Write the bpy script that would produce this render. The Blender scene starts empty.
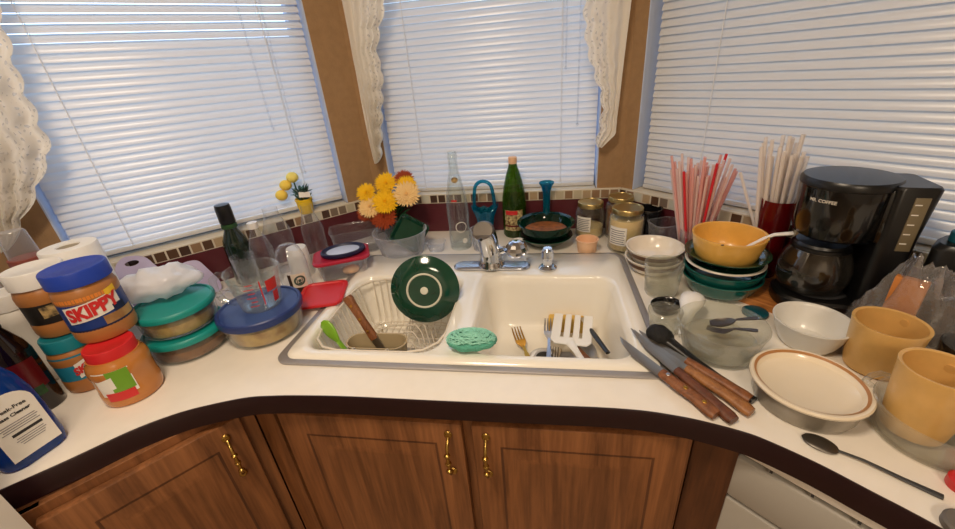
import bpy, bmesh, math, random
from math import sin, cos, pi, radians as RAD, sqrt, atan2
from mathutils import Vector, Matrix, noise
random.seed(7)
S = bpy.context.scene
COL = S.collection
CAM = Vector((0.1764, -0.6165, 0.5556))
s45 = sqrt(.5)

# ------------------------------------------------------------------ materials
MATS = {}
def new_mat(name):
    m = bpy.data.materials.new(name); m.use_nodes = True
    nt = m.node_tree; nt.nodes.clear()
    out = nt.nodes.new('ShaderNodeOutputMaterial')
    MATS[name] = m
    return m, nt, out
def sc(c):      # sRGB 0-255 to linear
    return tuple(((v/255)/12.92 if v/255 <= .04045 else ((v/255+.055)/1.055)**2.4) for v in c) + (1,)
def mat(name, col, rough=.5, metal=0, spec=.5, coat=0, var=0, vscale=8, bump=0, bscale=60, stretch=None, col2=None, trans=0, sss=0):
    m, nt, out = new_mat(name); N = nt.nodes.new; L = nt.links.new
    b = N('ShaderNodeBsdfPrincipled'); L(b.outputs[0], out.inputs[0])
    b.inputs['Base Color'].default_value = sc(col); b.inputs['Roughness'].default_value = rough
    b.inputs['Metallic'].default_value = metal; b.inputs['Specular IOR Level'].default_value = spec
    b.inputs['Coat Weight'].default_value = coat; b.inputs['Transmission Weight'].default_value = trans
    if var or col2 or bump:
        tc = N('ShaderNodeTexCoord'); mp = N('ShaderNodeMapping'); L(tc.outputs['Object'], mp.inputs[0])
        if stretch: mp.inputs['Scale'].default_value = stretch
    if var or col2:
        n = N('ShaderNodeTexNoise'); n.inputs['Scale'].default_value = vscale; n.inputs['Detail'].default_value = 6
        L(mp.outputs[0], n.inputs['Vector'])
        r = N('ShaderNodeValToRGB'); L(n.outputs['Fac'], r.inputs[0])
        c1 = sc(col); c2 = sc(col2) if col2 else tuple(max(0, v*(1-var)) for v in c1[:3])+(1,)
        r.color_ramp.elements[0].position = .35; r.color_ramp.elements[1].position = .65
        r.color_ramp.elements[0].color = c2; r.color_ramp.elements[1].color = c1
        L(r.outputs[0], b.inputs['Base Color'])
    if bump:
        n2 = N('ShaderNodeTexNoise'); n2.inputs['Scale'].default_value = bscale; n2.inputs['Detail'].default_value = 4
        L(mp.outputs[0], n2.inputs['Vector'])
        bp = N('ShaderNodeBump'); bp.inputs['Strength'].default_value = bump; bp.inputs['Distance'].default_value = .004
        L(n2.outputs['Fac'], bp.inputs['Height']); L(bp.outputs[0], b.inputs['Normal'])
    return m
def lw2_(N):
    q = N('ShaderNodeLayerWeight'); q.inputs[0].default_value = .5; return q
def clear(name, tint=(240,245,245), edge=.35, haze=.06, rough=.03, gloss=1.0, hazecol=(230,235,240), bump=0, bscale=40, ior=1.45):
    """thin clear glass or plastic: see-through face on, milky and shiny towards its edges"""
    m, nt, out = new_mat(name); N = nt.nodes.new; L = nt.links.new
    t = N('ShaderNodeBsdfTransparent'); t.inputs[0].default_value = sc(tint)
    d = N('ShaderNodeBsdfDiffuse'); d.inputs[0].default_value = sc(hazecol)
    tl = N('ShaderNodeBsdfTranslucent'); tl.inputs[0].default_value = sc(hazecol)
    dm = N('ShaderNodeMixShader'); dm.inputs[0].default_value = .4; L(d.outputs[0], dm.inputs[1]); L(tl.outputs[0], dm.inputs[2])
    lw = N('ShaderNodeLayerWeight'); lw.inputs[0].default_value = .5
    pw = N('ShaderNodeMath'); pw.operation = 'POWER'; L(lw.outputs['Facing'], pw.inputs[0]); pw.inputs[1].default_value = 2.6
    ma = N('ShaderNodeMath'); ma.operation = 'MULTIPLY_ADD'; L(pw.outputs[0], ma.inputs[0]); ma.inputs[1].default_value = edge; ma.inputs[2].default_value = haze
    ma.use_clamp = True
    m1 = N('ShaderNodeMixShader'); L(ma.outputs[0], m1.inputs[0]); L(t.outputs[0], m1.inputs[1]); L(dm.outputs[0], m1.inputs[2])
    g = N('ShaderNodeBsdfGlossy'); g.inputs['Roughness'].default_value = rough
    fr = N('ShaderNodeMath'); fr.operation = 'POWER'; L(lw2_(N).outputs['Facing'], fr.inputs[0]); fr.inputs[1].default_value = 4
    mg = N('ShaderNodeMath'); mg.operation = 'MULTIPLY_ADD'; L(fr.outputs[0], mg.inputs[0]); mg.inputs[1].default_value = .55*gloss; mg.inputs[2].default_value = .045*gloss; mg.use_clamp = True
    m2 = N('ShaderNodeMixShader'); L(mg.outputs[0], m2.inputs[0]); L(m1.outputs[0], m2.inputs[1]); L(g.outputs[0], m2.inputs[2])
    if bump:
        tc = N('ShaderNodeTexCoord'); n2 = N('ShaderNodeTexNoise'); n2.inputs['Scale'].default_value = bscale
        L(tc.outputs['Object'], n2.inputs['Vector'])
        bp = N('ShaderNodeBump'); bp.inputs['Strength'].default_value = bump; bp.inputs['Distance'].default_value = .004
        L(n2.outputs['Fac'], bp.inputs['Height'])
        for q in (g, lw): L(bp.outputs[0], q.inputs['Normal'])
    L(m2.outputs[0], out.inputs[0])
    return m

def wood(name, c1, c2, scale=(18, 18, 1.6), rough=.42, coat=.15):
    m, nt, out = new_mat(name); N = nt.nodes.new; L = nt.links.new
    b = N('ShaderNodeBsdfPrincipled'); L(b.outputs[0], out.inputs[0])
    b.inputs['Roughness'].default_value = rough; b.inputs['Coat Weight'].default_value = coat; b.inputs['Coat Roughness'].default_value = .3
    tc = N('ShaderNodeTexCoord'); mp = N('ShaderNodeMapping'); mp.inputs['Scale'].default_value = scale; L(tc.outputs['Object'], mp.inputs[0])
    n = N('ShaderNodeTexNoise'); n.inputs['Scale'].default_value = 1.3; n.inputs['Detail'].default_value = 8; n.inputs['Roughness'].default_value = .65; n.inputs['Distortion'].default_value = .8
    L(mp.outputs[0], n.inputs['Vector'])
    mp2 = N('ShaderNodeMapping'); mp2.inputs['Scale'].default_value = tuple(v*9 for v in scale[:2])+(scale[2]*4,); L(tc.outputs['Object'], mp2.inputs[0])
    n2 = N('ShaderNodeTexNoise'); n2.inputs['Scale'].default_value = 1.0; n2.inputs['Detail'].default_value = 4; L(mp2.outputs[0], n2.inputs['Vector'])
    ad = N('ShaderNodeMath'); ad.operation = 'MULTIPLY_ADD'; L(n2.outputs['Fac'], ad.inputs[0]); ad.inputs[1].default_value = .45; L(n.outputs['Fac'], ad.inputs[2])
    r = N('ShaderNodeValToRGB'); L(ad.outputs[0], r.inputs[0])
    r.color_ramp.elements[0].position = .5; r.color_ramp.elements[0].color = sc(c2)
    r.color_ramp.elements[1].position = .95; r.color_ramp.elements[1].color = sc(c1)
    L(r.outputs[0], b.inputs['Base Color'])
    bp = N('ShaderNodeBump'); bp.inputs['Strength'].default_value = .15; bp.inputs['Distance'].default_value = .002
    L(ad.outputs[0], bp.inputs['Height']); L(bp.outputs[0], b.inputs['Normal'])
    return m

mat('wall_tan', (166,132,94), .85, var=.12, vscale=40, bump=.25, bscale=220)
mat('wall_white', (226,220,210), .8)
mat('ceiling_white', (225,220,212), .9)
mat('floor_vinyl', (150,128,104), .5, var=.2, vscale=10)
mat('window_vinyl', (196,208,232), .45)
mat('laminate', (240,233,222), .3, var=.03, vscale=30)
mat('maroon', (34,9,13), .36, var=.15, vscale=60)
mat('maroon_splash', (92,34,42), .42, var=.12, vscale=60)
wood('oak', (156,102,62), (96,58,32))
wood('oak_dark', (112,68,40), (64,36,20))
mat('dark_gap', (26,15,10), .8)
mat('brass', (196,160,88), .25, metal=1)
mat('enamel', (238,232,222), .35)
mat('appliance_white', (226,222,212), .35)
mat('appliance_grey', (176,172,164), .4)
mat('porcelain', (246,241,230), .16, var=.04, vscale=6, coat=.4)
mat('steel', (190,192,200), .28, metal=1)
mat('steel_dull', (110,104,98), .45, metal=1)
mat('chrome', (215,218,224), .09, metal=1)
mat('black_hole', (12,12,12), .5)
mat('rack_wire', (222,212,196), .4)
mat('rack_cup', (178,160,126), .5)
mat('green_glaze', (14,66,48), .13, coat=.6, var=.25, vscale=20)
mat('foot_white', (216,214,198), .6)
mat('lime', (124,176,38), .35, spec=.6)
wood('handle_wood', (150,94,54), (92,52,28), (60,60,8), .5, .05)
wood('handle_wood_dark', (116,66,40), (70,36,20), (60,60,8), .5, .05)
wood('handle_wood_light', (170,116,66), (120,74,40), (60,60,8), .5, .05)
mat('rim_steel', (176,172,172), .55, metal=.75)
mat('rust_lid', (150,78,66), .5)
mat('blade', (172,164,152), .36, metal=1)
mat('black_plastic', (16,16,17), .32)
mat('black_gloss', (12,12,13), .12, coat=.4)
mat('black_matte', (14,13,13), .75, bump=.6, bscale=300)
mat('charcoal', (52,52,54), .5)
mat('scrub_light', (150,214,196), .8)
mat('scrub', (92,172,150), .9, bump=.8, bscale=240)
mat('white_plastic', (236,234,230), .35)
mat('offwhite', (232,224,208), .35)
mat('gold_metal', (206,158,72), .28, metal=1)
mat('yellow_cloth', (226,186,96), .9, bump=.5, bscale=300)
mat('blue_lid', (28,62,168), .4)
mat('navy_lid', (34,54,112), .4)
mat('navy_dark', (22,30,66), .4)
mat('teal_lid', (20,142,136), .4)
mat('teal_lid2', (22,124,138), .4)
mat('red_lid', (204,38,42), .4)
mat('crimson_lid', (176,36,62), .4)
mat('peanut', (176,116,62), .35, var=.12, vscale=14)
mat('amber_fill', (194,124,56), .22, coat=.4, var=.1, vscale=12)
mat('label_blue', (24,56,128), .45)
mat('label_navy', (20,28,66), .45)
mat('label_teal', (28,128,160), .45)
mat('label_green', (110,160,40), .45)
mat('label_red', (206,44,44), .45)
mat('label_white', (234,230,222), .5)
mat('label_yellow', (240,196,52), .45)
mat('label_orange', (222,132,52), .45)
mat('label_black', (28,24,22), .45)
mat('label_gold', (196,166,110), .45, col2=(70,60,44), vscale=90)
mat('label_cream', (214,196,140), .5, col2=(96,60,34), vscale=120)
mat('ink', (42,42,46), .6)
mat('ink_soft', (120,120,126), .6)
mat('paper', (240,238,234), .9, bump=.25, bscale=160)
mat('cardboard_core', (190,180,164), .9)
mat('lavender', (190,180,214), .4)
mat('brownish_food', (120,74,38), .7, col2=(168,112,60), vscale=40)
mat('yellow_food', (226,190,116), .7, col2=(168,118,56), vscale=30)
mat('tan_food', (196,158,104), .7, col2=(150,108,62), vscale=30)
mat('cream_food', (236,206,150), .5, var=.06)
mat('sauce', (120,70,36), .35, col2=(176,104,52), vscale=50)
mat('gold_lid', (186,164,110), .28, metal=.85)
mat('starbrown', (54,34,28), .5)
mat('stargreen', (70,92,82), .5)
mat('peach', (240,196,158), .4)
mat('black_ceramic', (18,18,20), .2, coat=.5)
mat('bowl_white', (236,228,214), .22, coat=.4)
mat('brown_band', (96,62,38), .35)
mat('pot_yellow', (236,182,88), .3, coat=.35, var=.12, vscale=30)
mat('mug_yellow', (222,176,104), .35, coat=.25, var=.14, vscale=22)
mat('teal_bowl', (18,92,86), .2, coat=.4)
mat('plate_rim', (218,210,196), .3)
mat('white_mug', (230,228,222), .3, coat=.3, var=.04)
mat('crock_in', (236,222,198), .25, coat=.4, var=.05, vscale=9)
mat('crock_out', (150,142,128), .25, coat=.3, var=.3, vscale=14)
mat('tan_ring', (176,124,74), .4)
mat('straw_red', (210,40,52), .35)
mat('yellow_pot_small', (246,206,36), .4)
mat('leaf', (48,92,44), .6, col2=(30,62,36), vscale=60)
mat('leaf_grey', (74,108,96), .6)
mat('petal_yellow', (250,202,24), .7)
mat('petal_cream', (248,214,150), .7)
mat('petal_lemon', (248,216,90), .7)
mat('petal_pale', (244,228,120), .7)
mat('petal_rust', (164,66,24), .7)
mat('petal_core', (206,130,20), .7)
mat('dark_bottle', (20,10,12), .12, coat=.4)
mat('dark_green_bottle', (14,34,24), .1, coat=.5)
mat('wine_red', (96,14,22), .3)
mat('board_wood', (196,128,66), .5, col2=(160,96,48), vscale=6, stretch=(2,30,2))
mat('orange_card', (206,128,58), .6)
mat('gauge', (120,108,84), .4)
mat('grey_rubber', (104,98,92), .6)
mat('teal_cap', (16,84,98), .4)
mat('napkin', (232,230,232), .9)
mat('yard', (96,104,96), .9, var=.3, vscale=3)
mat('grout', (212,202,182), .8)
mat('string', (236,236,236), .6)

clear('window_pane', (246,250,255), 0, 0, .0)
clear('clear_glass', (250,252,251), .5, .008, .02, gloss=1.1, hazecol=(236,240,242))
clear('clear_glass_milky', (249,250,247), .5, .085, .05, gloss=1.1, hazecol=(236,232,220))
clear('clear_plastic', (251,252,254), .5, .03, .08, gloss=1.2, hazecol=(238,242,250), bump=.15, bscale=30)
clear('cloudy_plastic', (246,247,250), .7, .14, .15, hazecol=(236,236,240))
clear('crinkle_film', (248,249,252), .6, .2, .06, bump=1.0, bscale=46, hazecol=(236,232,230), gloss=2.6)
clear('teal_glass', (60,190,214), .5, .28, .04, hazecol=(24,160,188))
clear('green_glass', (120,160,36), .6, .22, .04, hazecol=(84,126,22))
clear('green_glass_dark', (70,150,128), .6, .3, .04, hazecol=(20,84,68))
clear('blue_liquid', (30,96,214), .4, .5, .06, hazecol=(24,92,196))
clear('smoke_glass', (222,218,212), .5, .04, .02, hazecol=(130,124,116), gloss=2.4)
clear('straw_pink', (254,222,216), .2, .7, .2, hazecol=(255,208,200))
clear('straw_pale', (254,238,234), .2, .7, .2, hazecol=(255,238,232))
clear('straw_white', (254,250,248), .2, .85, .2, hazecol=(255,248,242))
clear('red_tumbler', (150,20,28), .3, .5, .1, hazecol=(150,22,30))
clear('plastic_bag', (250,250,254), .1, .93, .3, hazecol=(250,250,255), bump=.6, bscale=50)

# blinds: white slats that let a little daylight through
m, nt, out = new_mat('slat'); N = nt.nodes.new; L = nt.links.new
b = N('ShaderNodeBsdfPrincipled'); b.inputs['Base Color'].default_value = sc((232,230,226)); b.inputs['Roughness'].default_value = .26
tl = N('ShaderNodeBsdfTranslucent'); tl.inputs[0].default_value = sc((232,234,240))
mx = N('ShaderNodeMixShader'); mx.inputs[0].default_value = .22
L(b.outputs[0], mx.inputs[1]); L(tl.outputs[0], mx.inputs[2]); L(mx.outputs[0], out.inputs[0])

# lace: white cloth with small openings, denser openings near the scalloped edge
m, nt, out = new_mat('lace'); N = nt.nodes.new; L = nt.links.new
d = N('ShaderNodeBsdfDiffuse'); d.inputs[0].default_value = sc((252,248,240))
tl = N('ShaderNodeBsdfTranslucent'); tl.inputs[0].default_value = sc((244,240,232))
mx = N('ShaderNodeMixShader'); mx.inputs[0].default_value = .25; L(d.outputs[0], mx.inputs[1]); L(tl.outputs[0], mx.inputs[2])
at = N('ShaderNodeAttribute'); at.attribute_name = 'lace_edge'
tc = N('ShaderNodeTexCoord'); vo = N('ShaderNodeTexVoronoi'); vo.feature = 'DISTANCE_TO_EDGE'; vo.inputs['Scale'].default_value = 75
L(tc.outputs['Object'], vo.inputs['Vector'])
gt = N('ShaderNodeMath'); gt.operation = 'GREATER_THAN'; L(vo.outputs['Distance'], gt.inputs[0]); gt.inputs[1].default_value = .26
mu = N('ShaderNodeMath'); mu.operation = 'MULTIPLY'; L(gt.outputs[0], mu.inputs[0]); L(at.outputs['Fac'], mu.inputs[1])
mu2 = N('ShaderNodeMath'); mu2.operation = 'MULTIPLY_ADD'; L(mu.outputs[0], mu2.inputs[0]); mu2.inputs[1].default_value = .34; mu2.inputs[2].default_value = .02
tr = N('ShaderNodeBsdfTransparent'); m2 = N('ShaderNodeMixShader')
L(mu2.outputs[0], m2.inputs[0]); L(mx.outputs[0], m2.inputs[1]); L(tr.outputs[0], m2.inputs[2]); L(m2.outputs[0], out.inputs[0])

# mosaic tile strip: square tiles in browns, greys and creams with grout
def tile_mat(name, scale, zrow):
    m, nt, out = new_mat(name); N = nt.nodes.new; L = nt.links.new
    b = N('ShaderNodeBsdfPrincipled'); b.inputs['Roughness'].default_value = .3; L(b.outputs[0], out.inputs[0])
    tc = N('ShaderNodeTexCoord'); sp = N('ShaderNodeSeparateXYZ'); L(tc.outputs['Object'], sp.inputs[0])
    fx = N('ShaderNodeMath'); fx.operation = 'DIVIDE'; L(sp.outputs['X'], fx.inputs[0]); fx.inputs[1].default_value = scale
    fl = N('ShaderNodeMath'); fl.operation = 'FLOOR'; L(fx.outputs[0], fl.inputs[0])
    fr = N('ShaderNodeMath'); fr.operation = 'FRACT'; L(fx.outputs[0], fr.inputs[0])
    wn = N('ShaderNodeTexWhiteNoise'); wn.noise_dimensions = '1D'; L(fl.outputs[0], wn.inputs['W'])
    r = N('ShaderNodeValToRGB'); r.color_ramp.interpolation = 'CONSTANT'; L(wn.outputs['Value'], r.inputs[0])
    cols = [(92,66,48), (150,120,92), (196,186,160), (128,112,96), (74,52,42), (184,160,128), (206,204,190)]
    while len(r.color_ramp.elements) < len(cols): r.color_ramp.elements.new(.5)
    for i, c in enumerate(cols):
        r.color_ramp.elements[i].position = i/len(cols); r.color_ramp.elements[i].color = sc(c)
    def inside(src, lo, hi):
        a = N('ShaderNodeMath'); a.operation = 'GREATER_THAN'; L(src, a.inputs[0]); a.inputs[1].default_value = lo
        c = N('ShaderNodeMath'); c.operation = 'LESS_THAN'; L(src, c.inputs[0]); c.inputs[1].default_value = hi
        q = N('ShaderNodeMath'); q.operation = 'MULTIPLY'; L(a.outputs[0], q.inputs[0]); L(c.outputs[0], q.inputs[1]); return q.outputs[0]
    q = N('ShaderNodeMath'); q.operation = 'MULTIPLY'
    L(inside(fr.outputs[0], .08, .92), q.inputs[0]); L(inside(sp.outputs['Z'], zrow[0], zrow[1]), q.inputs[1])
    mx = N('ShaderNodeMix'); mx.data_type = 'RGBA'; L(q.outputs[0], mx.inputs['Factor'])
    mx.inputs['A'].default_value = sc((214,204,184)); L(r.outputs[0], mx.inputs['B'])
    L(mx.outputs['Result'], b.inputs['Base Color'])
tile_mat('tile_strip', .0305, (.1145, .1420))

# ------------------------------------------------------------------ mesh helpers
def finish(bm, angle=38, smooth=True):
    bmesh.ops.recalc_face_normals(bm, faces=bm.faces)
    me = bpy.data.meshes.new('m'); bm.to_mesh(me); bm.free()
    if smooth:
        me.polygons.foreach_set('use_smooth', [True]*len(me.polygons))
        me.set_sharp_from_angle(angle=RAD(angle))
    return me
def obj(name, bm, m, parent=None, angle=38, smooth=True):
    me = bm if isinstance(bm, bpy.types.Mesh) else finish(bm, angle, smooth)
    me.name = name
    if m: me.materials.append(MATS[m])
    o = bpy.data.objects.new(name, me); COL.objects.link(o)
    if parent: o.parent = parent
    return o
def tag(o, label, cat, group=None, kind=None):
    if label: o['label'] = label
    if cat: o['category'] = cat
    if group: o['group'] = group
    if kind: o['kind'] = kind
    return o
def thing(name, label, cat, loc=(0,0,0), rot=0, group=None, rx=0, ry=0):
    o = bpy.data.objects.new(name, None); COL.objects.link(o); o.empty_display_size = .02
    o.location = loc; o.rotation_euler = (rx, ry, rot)
    return tag(o, label, cat, group)
def struct(name, bm, m, parent=None, **k):
    o = obj(name, bm, m, parent, smooth=k.get('smooth', False))
    if not parent: o['kind'] = 'structure'
    return o
def copy_tree(o, parent=None):
    c = o.copy(); COL.objects.link(c); c.parent = parent
    for ch in list(o.children): copy_tree(ch, c)
    return c
def loft(bm, loops, cap0=False, cap1=False, closed=True):
    vs = [[bm.verts.new(p) for p in lp] for lp in loops]
    n = len(vs[0])
    for a, b in zip(vs, vs[1:]):
        for i in range(n if closed else n-1):
            j = (i+1) % n
            bm.faces.new((a[i], a[j], b[j], b[i]))
    if cap0: bm.faces.new(vs[0][::-1])
    if cap1: bm.faces.new(vs[-1])
    return vs
def circle(r, z, n=48, sx=1, sy=1, cx=0, cy=0):
    return [(cx+r*sx*cos(2*pi*i/n), cy+r*sy*sin(2*pi*i/n), z) for i in range(n)]
def lathe(prof, n=48, bm=None, sx=1, sy=1):
    """profile of (radius, height); a radius of zero closes the end"""
    bm = bm or bmesh.new(); loops = []
    p = list(prof); c0 = c1 = None
    if p[0][0] == 0: c0 = p.pop(0)
    if p[-1][0] == 0: c1 = p.pop()
    vs = loft(bm, [circle(r, z, n, sx, sy) for r, z in p])
    if c0:
        v = bm.verts.new((0, 0, c0[1]))
        for i in range(n): bm.faces.new((v, vs[0][(i+1) % n], vs[0][i]))
    if c1:
        v = bm.verts.new((0, 0, c1[1]))
        for i in range(n): bm.faces.new((v, vs[-1][i], vs[-1][(i+1) % n]))
    return bm
def rrect(w, d, r, z, n=6, cx=0, cy=0):
    pts = []
    r = min(r, w/2-1e-4, d/2-1e-4)
    for (sx, sy, a0) in ((1,1,0), (-1,1,90), (-1,-1,180), (1,-1,270)):
        for i in range(n+1):
            a = RAD(a0+90*i/n)
            pts.append((cx+sx*(w/2-r)+r*cos(a), cy+sy*(d/2-r)+r*sin(a), z))
    return pts
def box(w, d, h, c=(0,0,0), bev=0, bm=None, seg=2, rot=None):
    """box centred on c in x and y, from c.z up"""
    new = bmesh.new()
    bmesh.ops.create_cube(new, size=1)
    bmesh.ops.scale(new, vec=(w, d, h), verts=new.verts)
    if bev: bmesh.ops.bevel(new, geom=new.edges[:], offset=bev, segments=seg, affect='EDGES', profile=.5)
    if rot: bmesh.ops.rotate(new, verts=new.verts, matrix=rot)
    bmesh.ops.translate(new, verts=new.verts, vec=(c[0], c[1], c[2]+h/2))
    if bm is None: return new
    return merge(bm, new)
def merge(bm, other):
    me = bpy.data.meshes.new('t'); other.to_mesh(me); other.free(); bm.from_mesh(me); bpy.data.meshes.remove(me); return bm
def tube(bm, pts, r, n=8, closed=False, radii=None, flat=1.0):
    pts = [Vector(p) for p in pts]; k = len(pts); up = Vector((0,0,1)); loops = []
    prev = None
    for i, p in enumerate(pts):
        a = pts[(i-1) % k] if (closed or i) else p
        b = pts[(i+1) % k] if (closed or i < k-1) else p
        t = (b-a).normalized()
        if prev is None:
            x = t.cross(up if abs(t.z) < .95 else Vector((1,0,0))).normalized()
        else:
            x = (prev - t*prev.dot(t)).normalized()
        y = t.cross(x); prev = x
        rr = radii[i] if radii else r
        loops.append([p + rr*(cos(2*pi*j/n)*x + flat*sin(2*pi*j/n)*y) for j in range(n)])
    if closed: loops.append(loops[0])
    vs = loft(bm, loops, cap0=not closed, cap1=not closed)
    if closed: bmesh.ops.remove_doubles(bm, verts=bm.verts, dist=1e-6)
    return bm
def arc(c, r, a0, a1, n=10, z=0, plane='xy'):
    o = []
    for i in range(n+1):
        a = RAD(a0+(a1-a0)*i/n)
        if plane == 'xy': o.append((c[0]+r*cos(a), c[1]+r*sin(a), z))
        elif plane == 'xz': o.append((c[0]+r*cos(a), z, c[1]+r*sin(a)))
        else: o.append((z, c[0]+r*cos(a), c[1]+r*sin(a)))
    return o
def prism(pts, h, bm=None, z=0):
    bm = bm or bmesh.new()
    loft(bm, [[(x, y, z) for x, y in pts], [(x, y, z+h) for x, y in pts]], True, True)
    return bm
def ball(r, c=(0,0,0), sx=1, sy=1, sz=1, bm=None, seg=20):
    new = bmesh.new(); bmesh.ops.create_uvsphere(new, u_segments=seg, v_segments=seg//2+2, radius=r)
    bmesh.ops.scale(new, vec=(sx, sy, sz), verts=new.verts); bmesh.ops.translate(new, verts=new.verts, vec=c)
    return new if bm is None else merge(bm, new)
def patch(R, a0, a1, z0, z1, n=24, off=.0006, slope=0, skew=0):
    """label lying on a round wall of radius R, angles in degrees about +x; R may be a function of z"""
    bm = bmesh.new(); f = R if callable(R) else (lambda z: R); m = 6
    rows = []
    for j in range(m+1):
        row = []
        for i in range(n+1):
            u = i/n; a = RAD(a0+(a1-a0)*u); z = z0+(z1-z0)*j/m + slope*(u-.5)
            r = f(z)+off; row.append(bm.verts.new((r*cos(a), r*sin(a), z)))
        rows.append(row)
    for j in range(m):
        for i in range(n): bm.faces.new((rows[j][i], rows[j][i+1], rows[j+1][i+1], rows[j+1][i]))
    return bm
def text_bm(txt, size, bold=0, squash=1):
    cu = bpy.data.curves.new('t', 'FONT'); cu.body = txt; cu.size = size; cu.align_x = 'CENTER'; cu.align_y = 'CENTER'; cu.offset = bold
    cu.resolution_u = 3
    o = bpy.data.objects.new('t', cu); COL.objects.link(o)
    dg = bpy.context.evaluated_depsgraph_get(); me = bpy.data.meshes.new_from_object(o.evaluated_get(dg))
    bpy.data.objects.remove(o); bpy.data.curves.remove(cu)
    bm = bmesh.new(); bm.from_mesh(me); bpy.data.meshes.remove(me)
    bmesh.ops.scale(bm, vec=(squash, 1, 1), verts=bm.verts)
    return bm
def bend_text(bm, R, ang, z, slope=0, off=.0014):
    f = R if callable(R) else (lambda q: R)
    for v in bm.verts:
        zz = z+v.co.y+slope*v.co.x; r = f(zz)+off; a = RAD(ang)+v.co.x/r
        v.co = (r*cos(a), r*sin(a), zz)
    return bm
def stand_text(bm, M): bmesh.ops.transform(bm, matrix=M, verts=bm.verts); return bm
def towards_cam(x, y): return atan2(CAM.y-y, CAM.x-x)
def bowl(rb, rt, h, t=.004, lip=.0, curve=.5, foot=0):
    """outer wall up, over the lip, inner wall down"""
    o = []; k = 8
    o.append((0, foot*.4)); 
    if foot: o += [(rb*.72, foot*.4), (rb*.74, 0), (rb*.84, 0), (rb*.86, foot)]
    else: o.append((rb*.9, 0))
    for i in range(k+1):
        u = i/k; o.append((rb+(rt-rb)*(u**curve), foot+(h-foot)*u))
    o[-1] = (rt+lip, h-.0015)
    o += [(rt+lip*.5, h), (rt-t*.6, h)]
    for i in range(k, -1, -1):
        u = i/k; o.append((max(.001, rb-t+(rt-rb)*(u**curve)), foot+t+(h-foot-t)*u - (0.0012 if i == k else 0)))
    o.append((0, foot+t))
    return o

# ------------------------------------------------------------------ the room
YM = .785; CL = Vector((-.452, YM, 0)); CR = Vector((.44, YM, 0)); AR = RAD(46.5)
FLOOR = -.91; CEIL = 1.5
TL = Vector((s45, s45, 0)); NL = Vector((-s45, s45, 0))            # left bay wall: to the right, outwards
TR = Vector((cos(AR), -sin(AR), 0)); NR = Vector((sin(AR), cos(AR), 0))
SILL = .147; WT = .12; HEAD = 1.12
ROT = {'left': pi/4, 'back': 0.0, 'right': -AR}
ORG = {'left': CL, 'back': CL, 'right': CR}
LEN = {'left': (-1.0, 0), 'back': (0, CR.x-CL.x), 'right': (0, 1.55)}
OPEN = {'left': (-.865, -.108), 'back': (.067, .812), 'right': (.045, 1.2)}
for side in ('left', 'back', 'right'):
    bm = bmesh.new(); a, b_ = LEN[side]; o0, o1 = OPEN[side]
    e = .05
    box(b_-a, WT, SILL-.004-FLOOR, ((a+b_)/2, WT/2, FLOOR), bm=bm)
    box(b_-a, WT, CEIL-HEAD, ((a+b_)/2, WT/2, HEAD), bm=bm)
    box(o0-a, WT, HEAD-SILL+.004, ((o0+a)/2, WT/2, SILL-.004), bm=bm)
    box(b_-o1, WT, HEAD-SILL+.004, ((o1+b_)/2, WT/2, SILL-.004), bm=bm)
    w = struct('wall_'+side, bm, 'wall_tan'); w.location = ORG[side]; w.rotation_euler.z = ROT[side]
# corner posts where the bay walls meet (behind the wall faces)
def wall_between(name, p, q, m, th=.1, z0=FLOOR, z1=CEIL):
    p, q = Vector(p), Vector(q); d = q-p; bm = box(d.length, th, z1-z0, (d.length/2, th/2, z0))
    w = struct(name, bm, m); w.location = (p.x, p.y, 0); w.rotation_euler.z = atan2(d.y, d.x); return w
pL = CL - 1.0*TL
pe = Vector((pL.x+.52, pL.y-.52, 0))
wall_between('wall_end', (pe.x, pe.y, 0), (pL.x, pL.y, 0), 'wall_white') .location
pR = CR + 1.55*TR
bx0, bx1, by = -2.6, 2.6, -3.0
wall_between('wall_west', (bx0, by, 0), (bx0, pe.y, 0), 'wall_white').location.x -= 0
wall_between('wall_east', (bx1, pR.y, 0), (bx1, by, 0), 'wall_white')
wall_between('wall_rear', (bx1, by, 0), (bx0, by, 0), 'wall_white').location.y -= 0
wall_between('wall_partition', (bx0, pe.y, 0), (pe.x, pe.y, 0), 'wall_white')
wall_between('wall_side', (pR.x, pR.y, 0), (bx1, pR.y, 0), 'wall_white')
for nm, z0, z1, m_ in (('floor', FLOOR-.06, FLOOR, 'floor_vinyl'), ('ceiling', CEIL, CEIL+.06, 'ceiling_white')):
    struct(nm, box(5.6, 4.6, z1-z0, (0, -1.0, z0)), m_)

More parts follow.
